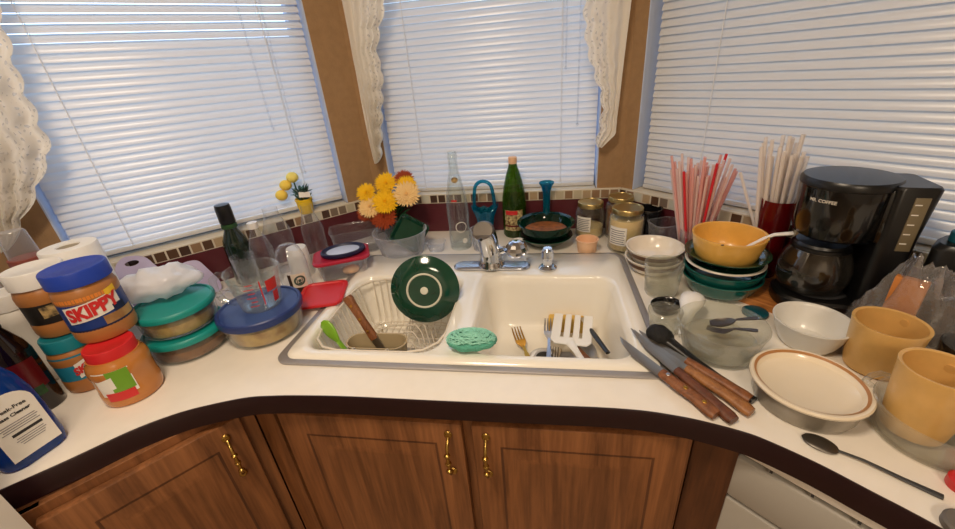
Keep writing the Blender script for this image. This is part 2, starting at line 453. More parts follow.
# windows: vinyl frame, pane, tiled sill, strip of mosaic tile and the maroon splash below
for i, side in enumerate(('left', 'back', 'right')):
    o0, o1 = OPEN[side]; wd = o1-o0; cx = (o0+o1)/2
    bm = bmesh.new(); fz = .035; y0 = .062
    for (w_, h_, x, z) in ((wd, fz, cx, SILL), (wd, fz, cx, HEAD-fz), (fz, HEAD-SILL, o0+fz/2, SILL), (fz, HEAD-SILL, o1-fz/2, SILL)):
        box(w_, .045, h_, (x, y0+.022, z), .003, bm)
    # thin vinyl lining of the opening
    for x in (o0+.0015, o1-.0015): box(.003, .062, HEAD-SILL, (x, .031, SILL), 0, bm)
    win = struct('window_%d' % (i+1), bm, 'window_vinyl'); win.location = ORG[side]; win.rotation_euler.z = ROT[side]
    pn = struct('pane', box(wd-.06, .004, HEAD-SILL-.06, (cx, y0+.022, SILL+.03)), 'window_pane', win)
    a, b_ = LEN[side]
    if side == 'left': a, b_ = -.98, -.006
    if side == 'right': a, b_ = .006, 1.5
    if side == 'back': a, b_ = .0, CR.x-CL.x
    st = struct('trim_%d' % (i*2+1), box(b_-a, .011, .035, ((a+b_)/2, -.0055, .1115), .0015), 'tile_strip')
    box_s = box(wd-.01, .06, .005, (cx, .028, SILL-.0045)); 
    st.location = ORG[side]; st.rotation_euler.z = ROT[side]
    sl = struct('sill', box_s, 'grout', st)
    sp = struct('trim_%d' % (i*2+2), box(b_-a, .009, .112, ((a+b_)/2, -.0045, 0), .001), 'maroon_splash')
    sp.location = ORG[side]; sp.rotation_euler.z = ROT[side]
# ground outside, added so the gaps between the slats look dark
bm = bmesh.new(); loft(bm, [[(-9, -.6, 0), (9, -.6, 0), (9, 14, 0), (-9, 14, 0)], [(-9, -.6, .1), (9, -.6, .1), (9, 14, .1), (-9, 14, .1)]], True, True)
go = struct('ground', bm, 'yard'); go.location = (0, 0, FLOOR-.75)
# blinds
def blind(side, x0, x1, z0, label, off=.034, open_top=0):
    t = thing('window_blind', label, 'blind', ORG[side]+Vector((0,0,0)), ROT[side], 'horizontal blinds in the bay window')
    z1 = HEAD-.05; pitch = .0203; n = int((z1-z0-.02)/pitch)
    bm = bmesh.new(); rnd = random.Random(side)
    for k in range(n):
        z = z0+.026+k*pitch; tilt = RAD(63+rnd.uniform(-1.2, 1.2))
        zc = z; hw = .0119; loops = []
        xs0 = x0+rnd.uniform(-.001, .001)
        for x in (xs0, x1):
            lp = []
            for j in range(7):
                u = -1+2*j/6; arch = .0022*(1-u*u); tl_ = tilt
                if open_top and zc > open_top: tl_ = RAD(56)
                yy = u*hw*cos(tl_)+arch*sin(tl_)*-1; zz = -u*hw*sin(tl_)*-1+arch*cos(tl_)*-1*-1
                lp.append((x, off+yy, zc+zz))
            loops.append(lp)
        vs = [[bm.verts.new(p) for p in lp] for lp in loops]
        for j in range(6): bm.faces.new((vs[0][j], vs[0][j+1], vs[1][j+1], vs[1][j]))
    obj('slats', bm, 'slat', t)
    obj('bottom_rail', box(x1-x0, .022, .014, ((x0+x1)/2, off, z0), .004), 'slat', t)
    obj('head_rail', box(x1-x0, .04, .04, ((x0+x1)/2, off, z1), .002), 'slat', t)
    wd = x1-x0
    for fx in (.16, .84):
        bm = bmesh.new(); x = x0+wd*fx
        tube(bm, [(x, off-.016, z0+.01), (x, off-.016, z1)], .0011, 6)
        tube(bm, [(x, off+.016, z0+.01), (x, off+.016, z1)], .0011, 6)
        obj('ladder_cord', bm, 'string', t)
    return t
bl = blind('left', OPEN['left'][0]+.012, OPEN['left'][1]-.008, SILL+.012, 'white slatted blind lowered over the left bay window', open_top=.69)
bm_ = blind('back', OPEN['back'][0]+.012, OPEN['back'][1]-.008, SILL+.002, 'white slatted blind lowered over the middle window behind the faucet')
br = blind('right', OPEN['right'][0]+.02, OPEN['right'][1]-.01, SILL+.004, 'white slatted blind lowered over the right window behind the coffee maker')
def wand(parent, x, off, z0, z1, cord=True):
    bm = bmesh.new(); tube(bm, [(x, off, z1), (x, off, z0)], .0024, 8); ball(.0045, (x, off, z0), bm=bm, seg=10)
    obj('tilt_wand', bm, 'clear_plastic', parent)
wand(bl, -.285, .012, .43, HEAD-.05); wand(bl, -.225, .012, .28, HEAD-.05); wand(bm_, .70, .012, .53, HEAD-.05); wand(bm_, .74, .012, .36, HEAD-.05)

# curtains: lace jabots hanging on the wall between the windows
def curtain(side, label, pts, z_top, off=-.035, pleats=5, depth=.012, scal='right', ns=14):
    """pts: (z, left x, right x) from the top down, in the wall's own frame"""
    t = bmesh.new(); nu, nv = 36, 90
    la = t.verts.layers.float.new('lace_edge')
    def at_(v):
        z = pts[0][0]+(pts[-1][0]-pts[0][0])*v
        for (za, la_, ra), (zb, lb, rb) in zip(pts, pts[1:]):
            if za >= z >= zb:
                f = (za-z)/(za-zb); return z, la_+(lb-la_)*f, ra+(rb-ra)*f
        return pts[-1]
    rows = []
    for j in range(nv+1):
        v = j/nv; z, xl, xr = at_(v); s = abs(sin(v*ns*pi))*.012
        if scal == 'right': xr += s
        elif scal == 'left': xl -= s
        row = []
        for i in range(nu+1):
            u = i/nu; x = xl+(xr-xl)*u
            y = off-depth*sin(u*pleats*2*pi+v*1.5)-.006*sin(v*9+u*4)
            vert = t.verts.new((x, y, z)); e = u if scal == 'right' else 1-u
            vert[la] = max(0, min(1, (e-.35)*2.4)) if (xr-xl) > .02 else .3
            row.append(vert)
        rows.append(row)
    for a, b_ in zip(rows, rows[1:]):
        for i in range(nu): t.faces.new((a[i], a[i+1], b_[i+1], b_[i]))
    o = obj('lace_curtain', t, 'lace', None, 80); o.location = ORG[side]; o.rotation_euler.z = ROT[side]
    return tag(o, label, 'curtain')
X = lambda x: x-CL.x
curtain('back', 'narrow white lace curtain tail hanging left of the middle window', [(1.1, X(-.44), X(-.22)), (.76, X(-.420), X(-.283)), (.65, X(-.42), X(-.333)), (.61, X(-.42), X(-.345)), (.57, X(-.418), X(-.335)), (.48, X(-.416), X(-.355)), (.40, X(-.414), X(-.373)), (.30, X(-.412), X(-.395)), (.275, X(-.41), X(-.405))], 1.1)
curtain('back', 'wide white lace curtain tail hanging right of the middle window', [(1.1, X(.27), X(.43)), (.69, X(.30), X(.419)), (.58, X(.311), X(.414)), (.46, X(.354), X(.409)), (.435, X(.362), X(.408)), (.375, X(.362), X(.404)), (.33, X(.355), X(.403)), (.29, X(.350), X(.362))], 1.1, scal='left', depth=.008, pleats=3)
curtain('left', 'white lace curtain gathered at the far left of the left window', [(1.1, -1.0, -.70), (.70, -.97, -.762), (.62, -.97, -.778), (.46, -.965, -.79), (.37, -.96, -.852), (.28, -.955, -.925), (.25, -.955, -.945)], 1.1, pleats=4, depth=.014, off=-.05, ns=13)

# ------------------------------------------------------------------ cabinets and worktop
EDGE = [(-.715, -.335), (-.645, -.262), (-.585, -.193), (-.535, -.152), (-.49, -.127), (-.415, -.098), (-.36, -.089), (-.30, -.084), (-.197, -.080), (0, -.079), (.204, -.076), (.274, -.075), (.341, -.077), (.388, -.083), (.432, -.092), (.489, -.110), (.519, -.125), (.570, -.161), (.615, -.201), (.66, -.242), (.76, -.345), (.95, -.54)]
def smooth_line(p, n=5):
    o = []
    for i in range(len(p)-1):
        p0 = Vector(p[max(0, i-1)]); p1 = Vector(p[i]); p2 = Vector(p[i+1]); p3 = Vector(p[min(len(p)-1, i+2)])
        for k in range(n):
            t = k/n
            o.append(tuple(.5*((2*p1)+(-p0+p2)*t+(2*p0-5*p1+4*p2-p3)*t*t+(-p0+3*p1-3*p2+p3)*t**3)))
    o.append(p[-1]); return o
edge = smooth_line(EDGE)
def inset_line(pl, d):
    o = []
    for i in range(len(pl)):
        a = Vector(pl[max(0, i-1)]); b_ = Vector(pl[min(len(pl)-1, i+1)]); t = (b_-a).normalized()
        o.append((pl[i][0]-t.y*d, pl[i][1]+t.x*d))
    return o
eps = .002
cl_end = Vector((-.715, -.335)); pLw = (CL-.975*TL).xy
kR_end = (CR+1.5*TR).xy-NR.xy*eps
outer = [*edge, tuple(kR_end), tuple(CR.xy-Vector((0, eps))-Vector((.001, 0))), tuple(CL.xy-Vector((0, eps))+Vector((.001, 0))), tuple(pLw-NL.xy*.003)]
SW, SD = .838, .559
hole = [(x, y) for x, y, z in rrect(SW-.03, SD-.03, .03, 0, 4, 0, SD/2)]
bm = bmesh.new(); ed = []
for lp in (outer, hole):
    v = [bm.verts.new((x, y, 0)) for x, y in lp]
    ed += [bm.edges.new((v[i], v[(i+1) % len(v)])) for i in range(len(v))]
bmesh.ops.triangle_fill(bm, use_beauty=True, edges=ed)
r_ = bmesh.ops.extrude_face_region(bm, geom=bm.faces[:])
bmesh.ops.translate(bm, verts=[g for g in r_['geom'] if isinstance(g, bmesh.types.BMVert)], vec=(0, 0, -.044))
wt = obj('worktop', bm, 'laminate', None, 30); tag(wt, 'white laminate worktop curving around the sink with dark maroon front edge', 'countertop')
bm = bmesh.new(); e1 = inset_line(edge, -.0035); e0 = edge
loops = [[(x, y, -.0005) for x, y in e0], [(x, y, -.0005) for x, y in inset_line(edge, -.002)], [(x, y, -.003) for x, y in e1], [(x, y, -.046) for x, y in e1], [(x, y, -.046) for x, y in e0]]
loft(bm, loops, closed=False)
obj('edge_band', bm, 'maroon', wt)

# base cabinets below
BZ0, BZ1 = FLOOR+.0, -.0465
def raised_door(w, h, m, parent, loc, rot, name='door'):
    """frame and raised panel door standing on its own x axis, front facing -y"""
    bm = box(w, .019, h, (w/2, -.0095, 0), .003)
    d = obj(name, bm, m, parent, 30); d.location = loc; d.rotation_euler.z = rot
    fr = .058; bm = bmesh.new()
    def rect(i, y): return [(i, y, i), (w-i, y, i), (w-i, y, h-i), (i, y, h-i)]
    loft(bm, [rect(fr, -.0192), rect(fr+.004, -.0135), rect(fr+.010, -.0135), rect(fr+.034, -.0215), rect(fr+.04, -.0215)], cap1=True)
    obj('raised_panel', bm, m, d, 20)
    bm = bmesh.new()
    loft(bm, [rect(fr-.003, -.0193), rect(fr, -.0196), rect(fr+.002, -.0193), rect(fr+.004, -.0150)])
    obj('panel_moulding', bm, 'oak_dark', d, 20)
    return d
def pull(parent, x, z, h=.10):
    bm = bmesh.new()
    pts = [(x, -.022, z), (x, -.040, z+h*.12), (x, -.045, z+h*.3), (x, -.047, z+h*.5), (x, -.045, z+h*.7), (x, -.040, z+h*.88), (x, -.022, z+h)]
    tube(bm, pts, .004, 10, radii=[.003, .0036, .0026, .0048, .0026, .0036, .003])
    for zz in (z-.004, z+h+.004): ball(.0085, (x, -.0225, zz), 1, .45, 1.25, bm, 12)
    for zz in (z+h*.28, z+h*.5, z+h*.72): ball(.0066, (x, -.046, zz), 1, 1, .7, bm, 10)
    return obj('pull_handle', bm, 'brass', parent)
YF = -.050
# centre cabinet
cab = thing('sink_cabinet', 'oak double door cabinet under the sink with brass pulls', 'cabinet', (.013, YF, BZ0))
H = BZ1-BZ0
bm = bmesh.new(); box(.018, .50, H-.001, (-.427, .26, 0), 0, bm); box(.018, .50, H-.001, (.415, .26, 0), 0, bm); box(.86, .018, H-.001, (-.006, .50, 0), 0, bm); box(.82, .48, .018, (-.006, .26, .09), 0, bm)
obj('carcass', bm, 'oak_dark', cab, smooth=False)
bm = bmesh.new()
for x, w_ in ((-.448, .046), (.010, .026), (.420, .03)): box(w_, .014, H, (x, .004, 0), .001, bm)
box(.86, .014, .03, (-.006, .0045, H-.03), .001, bm); box(.86, .014, .12, (-.006, .0045, 0), .001, bm)
obj('face_frame', bm, 'oak', cab, smooth=False)
d1 = raised_door(.400, .70, 'oak', cab, (-.398, -.004, H-.70-.022), 0); pull(d1, .372, .57)
d2 = raised_door(.400, .70, 'oak', cab, (.022, -.004, H-.70-.022), 0); pull(d2, .028, .57)
# left cabinet under the left wing
la_, lb_ = Vector((-.459, -.056)), Vector((-.682, -.334))
lv = (la_-lb_); ll = lv.length; lrot = atan2(lv.y, lv.x)
lc = thing('corner_cabinet', 'oak cabinet with one door at the left end of the worktop', 'cabinet', (lb_.x, lb_.y, BZ0), lrot)
obj('carcass', prism([(0, .012), (ll-.02, .012), (ll-.05, .03), (ll-.14, .28), (.0, .36)], H-.001), 'oak_dark', lc, smooth=False)
bm = bmesh.new(); box(.03, .014, H, (.015, .004, 0), .001, bm); box(.03, .014, H, (ll-.015, .004, 0), .001, bm); box(ll, .014, .03, (ll/2, .0045, H-.03), .001, bm); box(ll, .014, .12, (ll/2, .0045, 0), .001, bm)
obj('face_frame', bm, 'oak', lc, smooth=False)
d3 = raised_door(ll-.045, .70, 'oak', lc, (.018, -.004, H-.70-.018), 0); pull(d3, ll-.08, .565)
# filler panel beside the dishwasher
ra, rb_ = Vector((.450, -.052)), Vector((.508, -.090)); rv = rb_-ra
fp = obj('filler_panel', box(rv.length, .016, H-.002, (rv.length/2, .008, 0), .001), 'oak_dark', None, smooth=False)
fp.location = (ra.x, ra.y, BZ0); fp.rotation_euler.z = atan2(rv.y, rv.x)
tag(fp, 'plain dark wood filler panel between the sink cabinet and the dishwasher', 'panel')
# dishwasher
dv = Vector((.74, -.67)).normalized()
dw = thing('dishwasher', 'white dishwasher under the right end of the worktop', 'dishwasher', (.507, -.088, BZ0), atan2(dv.y, dv.x))
obj('body', box(.45, .42, H-.04, (.225, .24, .03), .003), 'appliance_white', dw)
obj('top_rail', box(.45, .035, .022, (.225, .012, H-.024), .003), 'enamel', dw)
cp = obj('control_panel', box(.45, .03, .10, (.225, .014, H-.140), .005), 'appliance_grey', dw)
for k in range(7): obj('vent_slot', box(.004, .003, .010, (.05+k*.055, -.001, H-.032)), 'charcoal', dw, smooth=False)
obj('front_panel', box(.45, .026, .55, (.225, .014, H-.70), .004), 'appliance_grey', dw)

# ------------------------------------------------------------------ sink
sk = thing('kitchen_sink', 'white double bowl drop in sink with a steel rim in the worktop', 'sink', (0, 0, 0))
bm = bmesh.new()
loft(bm, [rrect(SW, SD, .035, .0005, 6, 0, SD/2), rrect(SW, SD, .035, .004, 6, 0, SD/2), rrect(SW-.006, SD-.006, .033, .0055, 6, 0, SD/2), rrect(SW-.030, SD-.030, .03, .0055, 6, 0, SD/2), rrect(SW-.034, SD-.034, .03, .001, 6, 0, SD/2)])
obj('rim_ring', bm, 'rim_steel', sk)
LBAS = (-.212, .222, .335, .36); RBAS = (.188, .222, .362, .36)       # centre x, centre y, width, depth
bm = bmesh.new(); top = .0105
def ring_edges(lp):
    v = [bm.verts.new(p) for p in lp]; return v, [bm.edges.new((v[i], v[(i+1) % len(v)])) for i in range(len(v))]
o_in, e_in = ring_edges(rrect(SW-.042, SD-.042, .028, top, 6, 0, SD/2))
ee = list(e_in); starts = []
for (cx, cy, w_, d_) in (LBAS, RBAS):
    v, e_ = ring_edges(rrect(w_, d_, .05, top, 6, cx, cy)); ee += e_; starts.append(v)
bmesh.ops.triangle_fill(bm, use_beauty=True, edges=ee)
lo = [bm.verts.new(p) for p in rrect(SW-.032, SD-.032, .03, .0045, 6, 0, SD/2)]
for i in range(len(lo)): bm.faces.new((lo[i], lo[(i+1) % len(lo)], o_in[(i+1) % len(lo)], o_in[i]))
for (cx, cy, w_, d_), st in zip((LBAS, RBAS), starts):
    prev = st
    for (ins, z, r) in ((.004, .0085, .05), (.008, .003, .05), (.012, -.02, .05), (.022, -.13, .05), (.030, -.15, .05), (.05, -.163, .045), (.09, -.167, .03)):
        cur = [bm.verts.new(p) for p in rrect(w_-2*ins, d_-2*ins, r, z, 6, cx, cy)]
        for i in range(len(cur)): bm.faces.new((prev[i], prev[(i+1) % len(cur)], cur[(i+1) % len(cur)], cur[i]))
        prev = cur
    bm.faces.new(prev)
obj('basin', bm, 'porcelain', sk, 50)
for cx, cy in ((-.215, .24), (.178, .255)):
    d = obj('drain', lathe([(0, -.1655), (.020, -.1655), (.027, -.164), (.040, -.1650), (.043, -.1668)], 32), 'steel', sk); d.location = (cx, cy, 0)
    h = obj('drain_hole', lathe([(0, -.1650), (.024, -.1648)], 24), 'black_hole', d)

fa = thing('faucet', 'chrome single lever faucet with a round knob on the sink ledge', 'faucet', (.022, .452, .011))
fa.scale = (1.25, 1.25, 1.08)
bm = bmesh.new()
loft(bm, [rrect(.185, .044, .022, 0), rrect(.185, .044, .022, .004), rrect(.177, .036, .018, .008), rrect(.10, .03, .014, .010)], cap1=True)
obj('base_plate', bm, 'steel', fa)
obj('body', lathe([(0, .006), (.032, .006), (.032, .011), (.028, .017), (.0265, .03), (.0265, .05), (.024, .060), (0, .062)], 28), 'chrome', fa)
bm = bmesh.new(); tube(bm, [(0, .0, .03), (-.003, -.006, .07), (-.007, -.018, .105), (-.010, -.030, .122)], .019, 20, radii=[.024, .0245, .0255, .026])
sp = obj('spout', bm, 'chrome', fa)
bm = bmesh.new(); tube(bm, [(-.0095, -.029, .1215), (-.0103, -.033, .1245)], .021, 20, radii=[.0265, .023]); obj('spout_cap', bm, 'steel_dull', sp)
bm = ball(.004, (-.0125, -.0525, .108), 1, .6, 1, seg=10); obj('outlet', bm, 'black_hole', sp)
bm = bmesh.new(); tube(bm, [(.010, 0, .04), (.036, -.006, .056)], .010, 14); obj('knob_stem', bm, 'chrome', fa)
bm = ball(.026, (.062, -.012, .060), 1, 1, .95, seg=12); obj('knob', bm, 'chrome', fa, 10)
sd = thing('soap_dispenser', 'small chrome spray head standing right of the faucet', 'sprayer', (.188, .440, .011))
sd.scale = (1.25, 1.25, 1.25)
obj('flange', lathe([(0, 0), (.021, 0), (.021, .004), (.015, .009), (0, .009)], 24), 'chrome', sd)
obj('neck', lathe([(.011, .006), (.0105, .022), (.0125, .026), (0, .026)], 20), 'chrome', sd)
obj('head', lathe([(0, .024), (.013, .026), (.0145, .034), (.0135, .048), (.010, .052), (0, .052)], 14), 'chrome', sd, 20)

# dish rack in the left bowl
dr = thing('dish_rack', 'cream wire dish rack sitting in the left sink bowl', 'dish rack', (-.207, .217, -.163))
ZR = .168; zb = .035
rw, rd = .314, .334
rim = [(x, y, ZR) for x, y, z in rrect(rw, rd, .075, 0, 3)]
bm = bmesh.new(); tube(bm, rim, .0030, 8, True); obj('rim_wire', bm, 'rack_wire', dr)
bm = bmesh.new(); tube(bm, [(x, y, zb) for x, y, z in rrect(rw-.06, rd-.06, .05, 0, 3)], .0022, 8, True); obj('base_wire', bm, 'rack_wire', dr)
bm = bmesh.new()
hw, hd = rw/2, rd/2
for k in range(13):
    x = -hw+.03+k*(rw-.06)/12
    tube(bm, [(x, -hd, ZR-.002), (x*.93, -hd+.026, zb+.01), (x*.93, -hd+.036, zb), (x*.93, hd-.036, zb), (x*.93, hd-.026, zb+.01), (x, hd, ZR-.002)], .0014, 6)
for k in range(12):
    y = -hd+.04+k*(rd-.08)/11
    tube(bm, [(-hw, y, ZR-.002), (-hw+.024, y*.93, zb+.012), (-hw+.034, y*.93, zb+.003), (hw-.034, y*.93, zb+.003), (hw-.024, y*.93, zb+.012), (hw, y, ZR-.002)], .0014, 6)
obj('basket_wires', bm, 'rack_wire', dr)
bm = bmesh.new()
for k in range(6):
    y = -.085+k*.030
    tube(bm, [(.005, y, zb+.003), (.020, y+.012, zb+.075), (.032, y+.018, zb+.092), (.054, y+.018, zb+.092), (.068, y+.012, zb+.075), (.082, y, zb+.003)], .0018, 6)
obj('plate_holder_wires', bm, 'rack_wire', dr)
for x in (-hw+.055, hw-.055):
    for y in (-hd+.06, hd-.06): obj('foot', tube(bmesh.new(), [(x, y, zb), (x*1.01, y*1.01, .0)], .004, 8), 'rack_wire', dr)
# cutlery cup hooked on the front of the rack
cc = thing('cutlery_cup', 'oval tan cutlery cup hooked at the front of the dish rack', 'cup', (-.214, .102, -.106))
bm = bmesh.new()
loft(bm, [[(x*.86, y*.86, .0) for x, y, z in rrect(.14, .052, .026, 0)], rrect(.146, .058, .028, .098), rrect(.150, .062, .030, .100), rrect(.142, .054, .026, .100), [(x, y, .004) for x, y, z in rrect(.116, .04, .02, 0)]], cap0=True, cap1=True)
obj('cup_shell', bm, 'rack_cup', cc)
bm = bmesh.new()
for x in (-.04, .04): tube(bm, [(x, -.030, .088), (x, -.034, .104), (x, -.046, .110), (x, -.050, .100)], .002, 6)
obj('hook', bm, 'rack_wire', cc)
# green scoop and wooden handled utensil in the cup
gs = thing('green_spoon', 'lime green plastic spoon standing in the oval cutlery cup', 'spoon', (-.264, .094, -.100))
M_ = Matrix.Rotation(RAD(-38), 4, 'Y') @ Matrix.Rotation(RAD(-14), 4, 'X')
bm = bmesh.new(); tube(bm, [(0, 0, .0), (0, 0, .06), (0, 0, .10)], .006, 10, radii=[.0075, .007, .008], flat=.5); stand_text(bm, M_); obj('handle', bm, 'lime', gs)
bm = bmesh.new(); prof = [(.004, 0), (.010, .012), (.017, .03), (.019, .046), (.016, .060), (.006, .068)]
loops = [[(r*cos(a)*1.0, r*sin(a)*.32, .095+z) for a in [2*pi*k/20 for k in range(20)]] for r, z in prof]
loft(bm, loops, True, True); stand_text(bm, M_); obj('scoop', bm, 'lime', gs)
wk = thing('wooden_handled_knife', 'brown wooden handle with rivets sticking up out of the cutlery cup', 'knife', (-.186, .106, -.094))
M_ = Matrix.Rotation(RAD(-30), 4, 'Y') @ Matrix.Rotation(RAD(-12), 4, 'X')
bm = bmesh.new(); box(.022, .002, .10, (0, 0, 0), .0006, bm); stand_text(bm, M_); obj('blade', bm, 'blade', wk)
bm = bmesh.new()
loft(bm, [[(x, y, z) for x, y, _ in rrect(w_, .015, .006, 0)] for w_, z in ((.020, .09), (.022, .10), (.019, .14), (.022, .19), (.026, .205), (.020, .213))], True, True)
stand_text(bm, M_); hd_ = obj('handle', bm, 'handle_wood', wk)
for z in (.115, .150, .188):
    bm = ball(.0038, (0, -.0072, z), 1, .4, 1, seg=10); stand_text(bm, M_); obj('rivet', bm, 'gold_metal', hd_)
# the green plate standing in the rack, its underside to us
def plate_back(name, label, loc, tilt, rotz, R=.090):
    t = thing(name, label, 'plate', loc, rotz, rx=tilt)
    prof = [(0, .0065), (R*.45, .0065), (R*.50, .006), (R*.62, .006), (R*.80, .011), (R*.97, .020), (R, .0215), (R*.995, .024), (R*.96, .0235), (R*.78, .0145), (R*.6, .0105), (0, .0105)]
    obj('dish', lathe([(r, z-.006) for r, z in prof], 64), 'green_glaze', t)
    obj('foot_ring', lathe([(R*.455, .0004), (R*.475, -.0018), (R*.495, -.0018), (R*.52, .0004)], 56), 'foot_white', t)
    obj('centre_mark', lathe([(0, -.0010), (R*.10, -.0008), (R*.115, .0006)], 24), 'foot_white', t)
    return t
plate_back('dinner_plate', 'dark green plate standing on edge in the dish rack with pale foot ring', (-.127, .240, .050), RAD(-106), RAD(8))

# scrubber on the divider
sb = bmesh.new(); merge(sb, ball(.055, (0, 0, .018), 1.0, .52, .36, seg=40))
for v in sb.verts:
    n_ = noise.noise(v.co*60)*.006+noise.noise(v.co*180)*.003
    v.co += v.co.normalized()*n_
    if v.co.z < .0: v.co.z = 0
    v.co.z += .016*math.exp(-((v.co.x+.008)/.035)**2)*0
st_ = bmesh.new()
for k in range(260):
    a = random.uniform(0, 2*pi); q = random.uniform(.03, 1); pts = []
    for j in range(7):
        b_ = a+j*.16; rr = .054*q+random.uniform(-.003, .003)
        x, y = rr*cos(b_), rr*.52*sin(b_); h_ = .0205+.0215*sqrt(max(0, 1-(x/.056)**2-(y/.0295)**2))
        pts.append((x, y, h_+random.uniform(-.001, .003)))
    tube(st_, pts, .0009, 4)
o = obj('scrubber', sb, 'scrub'); obj('mesh_strands', st_, 'scrub_light', o); o.location = (.022, .066, .011); o.rotation_euler.z = RAD(4)
tag(o, 'teal green mesh scrubbing pad lying on the sink divider', 'scrubber')

# ------------------------------------------------------------------ cutlery in the right bowl
def flatware(name, label, kind, p0, p1, m, scale=1, roll=0, group=None):
    """head at p0, handle end at p1"""
    a, b_ = Vector(p0), Vector(p1); d = b_-a; L_ = d.length; rot = d.to_track_quat('X', 'Z')
    t = bpy.data.objects.new(name, None); COL.objects.link(t); t.location = a; t.rotation_mode = 'QUATERNION'; t.rotation_quaternion = rot
    t.empty_display_size = .02
    bm = bmesh.new()
    hb = .062*scale
    ws = [(hb, .0035), (hb+.02*scale, .0028), (L_*.6, .0042), (L_*.85, .0068), (L_*.97, .0075), (L_, .004)]
    loft(bm, [[(x, w_*scale*cy_, cz*.0012*scale+.002*sin(pi*min(1, x/L_))) for cy_, cz in ((-1,-1), (1,-1), (1,1), (-1,1))] for x, w_ in ws], True, True)
    obj('handle', bm, m, t)
    bm = bmesh.new()
    if kind == 'fork':
        loft(bm, [[(x, w_*scale*cy_, z+cz*.001*scale) for cy_, cz in ((-1,-1), (1,-1), (1,1), (-1,1))] for x, w_, z in ((hb, .0035, 0), (hb*.86, .008, -.002), (hb*.70, .0115, -.005), (hb*.58, .0118, -.005))], True, True)
        for k in range(4):
            y = (-.0098+k*.00653)*scale
            loft(bm, [[(x, y+w_*scale*cy_, z+cz*.0009*scale) for cy_, cz in ((-1,-1), (1,-1), (1,1), (-1,1))] for x, w_, z in ((hb*.60, .0019, -.005), (hb*.25, .0016, -.003), (0, .0009, .003))], True, True)
        obj('tines', bm, m, t)
    else:
        loops = []
        for u in [k/10 for k in range(11)]:
            x = hb*u; w_ = .0205*scale*sqrt(max(.004, 1-(2*u-.9)**2/1.21)); dz = -.008*scale*(1-(2*u-1)**2)
            loops.append([(x, w_*cos(v), dz*(abs(sin(v))) if v < pi else dz*abs(sin(v))+.0012) for v in [2*pi*k/16 for k in range(16)]])
        loft(bm, loops, True, True); obj('spoon_bowl', bm, m, t)
    return tag(t, label, kind, group)
flatware('gold_fork', 'gold coloured fork lying at the left of the right sink bowl', 'fork', (.096, .345, -.135), (.150, .185, -.158), 'gold_metal', 1.25)
flatware('dinner_fork', 'silver fork standing upright left of the white turner in the sink', 'fork', (.192, .345, -.103), (.187, .150, -.135), 'steel', 1.2)
flatware('small_fork', 'short dark fork in the drain between silver fork and white turner', 'fork', (.205, .265, -.140), (.195, .165, -.158), 'steel_dull', 1.0)
flatware('soup_spoon', 'silver spoon with rounded bowl under the right edge of white turner', 'spoon', (.280, .285, -.130), (.300, .130, -.146), 'steel', 1.35)
flatware('teaspoon', 'silver teaspoon lying below the white turner beside the green handle', 'spoon', (.235, .26, -.150), (.245, .13, -.158), 'steel', 1.0)
# white slotted turner
tn = thing('slotted_turner', 'large white plastic slotted turner leaning in the right sink bowl', 'spatula', (.245, .245, -.104), RAD(-8), rx=RAD(12))
bm = bmesh.new()
def slab(pts, h): prism(pts, h, bm)
slab([(-.052, 0), (-.040, -.012), (.040, -.012), (.052, 0), (.052, .012), (-.052, .012)], .004)
for x0, x1 in ((-.052, -.028), (-.020, -.004), (.004, .020), (.028, .052)):
    slab([(x0, .010), (x1, .010), (x1, .096), (x0, .096)], .004)
bmesh.ops.bevel(bm, geom=bm.edges[:], offset=.0008, segments=1, affect='EDGES')
obj('blade', bm, 'white_plastic', tn)
bm = bmesh.new(); tube(bm, [(.0, -.006, .003), (.018, -.04, .012), (.040, -.08, .016), (.075, -.15, .020)], .009, 12, radii=[.012, .008, .008, .010], flat=.5); obj('handle', bm, 'white_plastic', tn)
dk = thing('black_handled_knife', 'knife with black handle leaning right of the white turner in the sink', 'knife', (.283, .345, -.098))
bm = bmesh.new(); tube(bm, [(.010, -.035, .003), (.025, -.09, .006), (.046, -.160, .010)], .006, 10, radii=[.0055, .0075, .006], flat=.7); obj('handle', bm, 'black_plastic', dk)
bm = bmesh.new(); tube(bm, [(.010, -.036, .003), (.0, .01, -.005), (-.012, .045, -.03)], .006, 8, radii=[.006, .008, .002], flat=.15); obj('blade', bm, 'blade', dk)
bk = thing('brown_handled_utensil', 'utensil with brown handle under the right side of white turner', 'utensil', (.265, .25, -.125))
bm = bmesh.new(); tube(bm, [(.0, .0, .0), (.020, -.05, .004), (.045, -.115, -.004)], .006, 10, radii=[.004, .0075, .008], flat=.6); obj('handle', bm, 'handle_wood', bk)
bm = bmesh.new(); tube(bm, [(.0, .0, .0), (-.014, .035, -.01)], .006, 8, radii=[.004, .009], flat=.2); obj('blade', bm, 'blade', bk)
gh = thing('green_handled_utensil', 'utensil with clear green handle at the sink drain', 'utensil', (.215, .235, -.158))
bm = bmesh.new(); tube(bm, [(0, 0, 0), (.005, -.03, .008), (.004, -.075, .010)], .006, 10, radii=[.004, .009, .006], flat=.7); obj('handle', bm, 'teal_bowl', gh)
bm = bmesh.new(); tube(bm, [(0, 0, 0), (.006, .05, -.002)], .004, 8, radii=[.003, .005], flat=.3); obj('blade', bm, 'blade', gh)
bm = box(.10, .05, .018, (0, 0, 0), .006, seg=3); 
for v in bm.verts: v.co.z += .004*sin(v.co.x*60)
o = obj('dish_sponge', bm, 'yellow_cloth'); o.location = (.240, .362, -.130); o.rotation_euler = (RAD(50), 0, RAD(-4))
tag(o, 'yellow dish sponge at the back of the right sink bowl behind the turner', 'sponge')

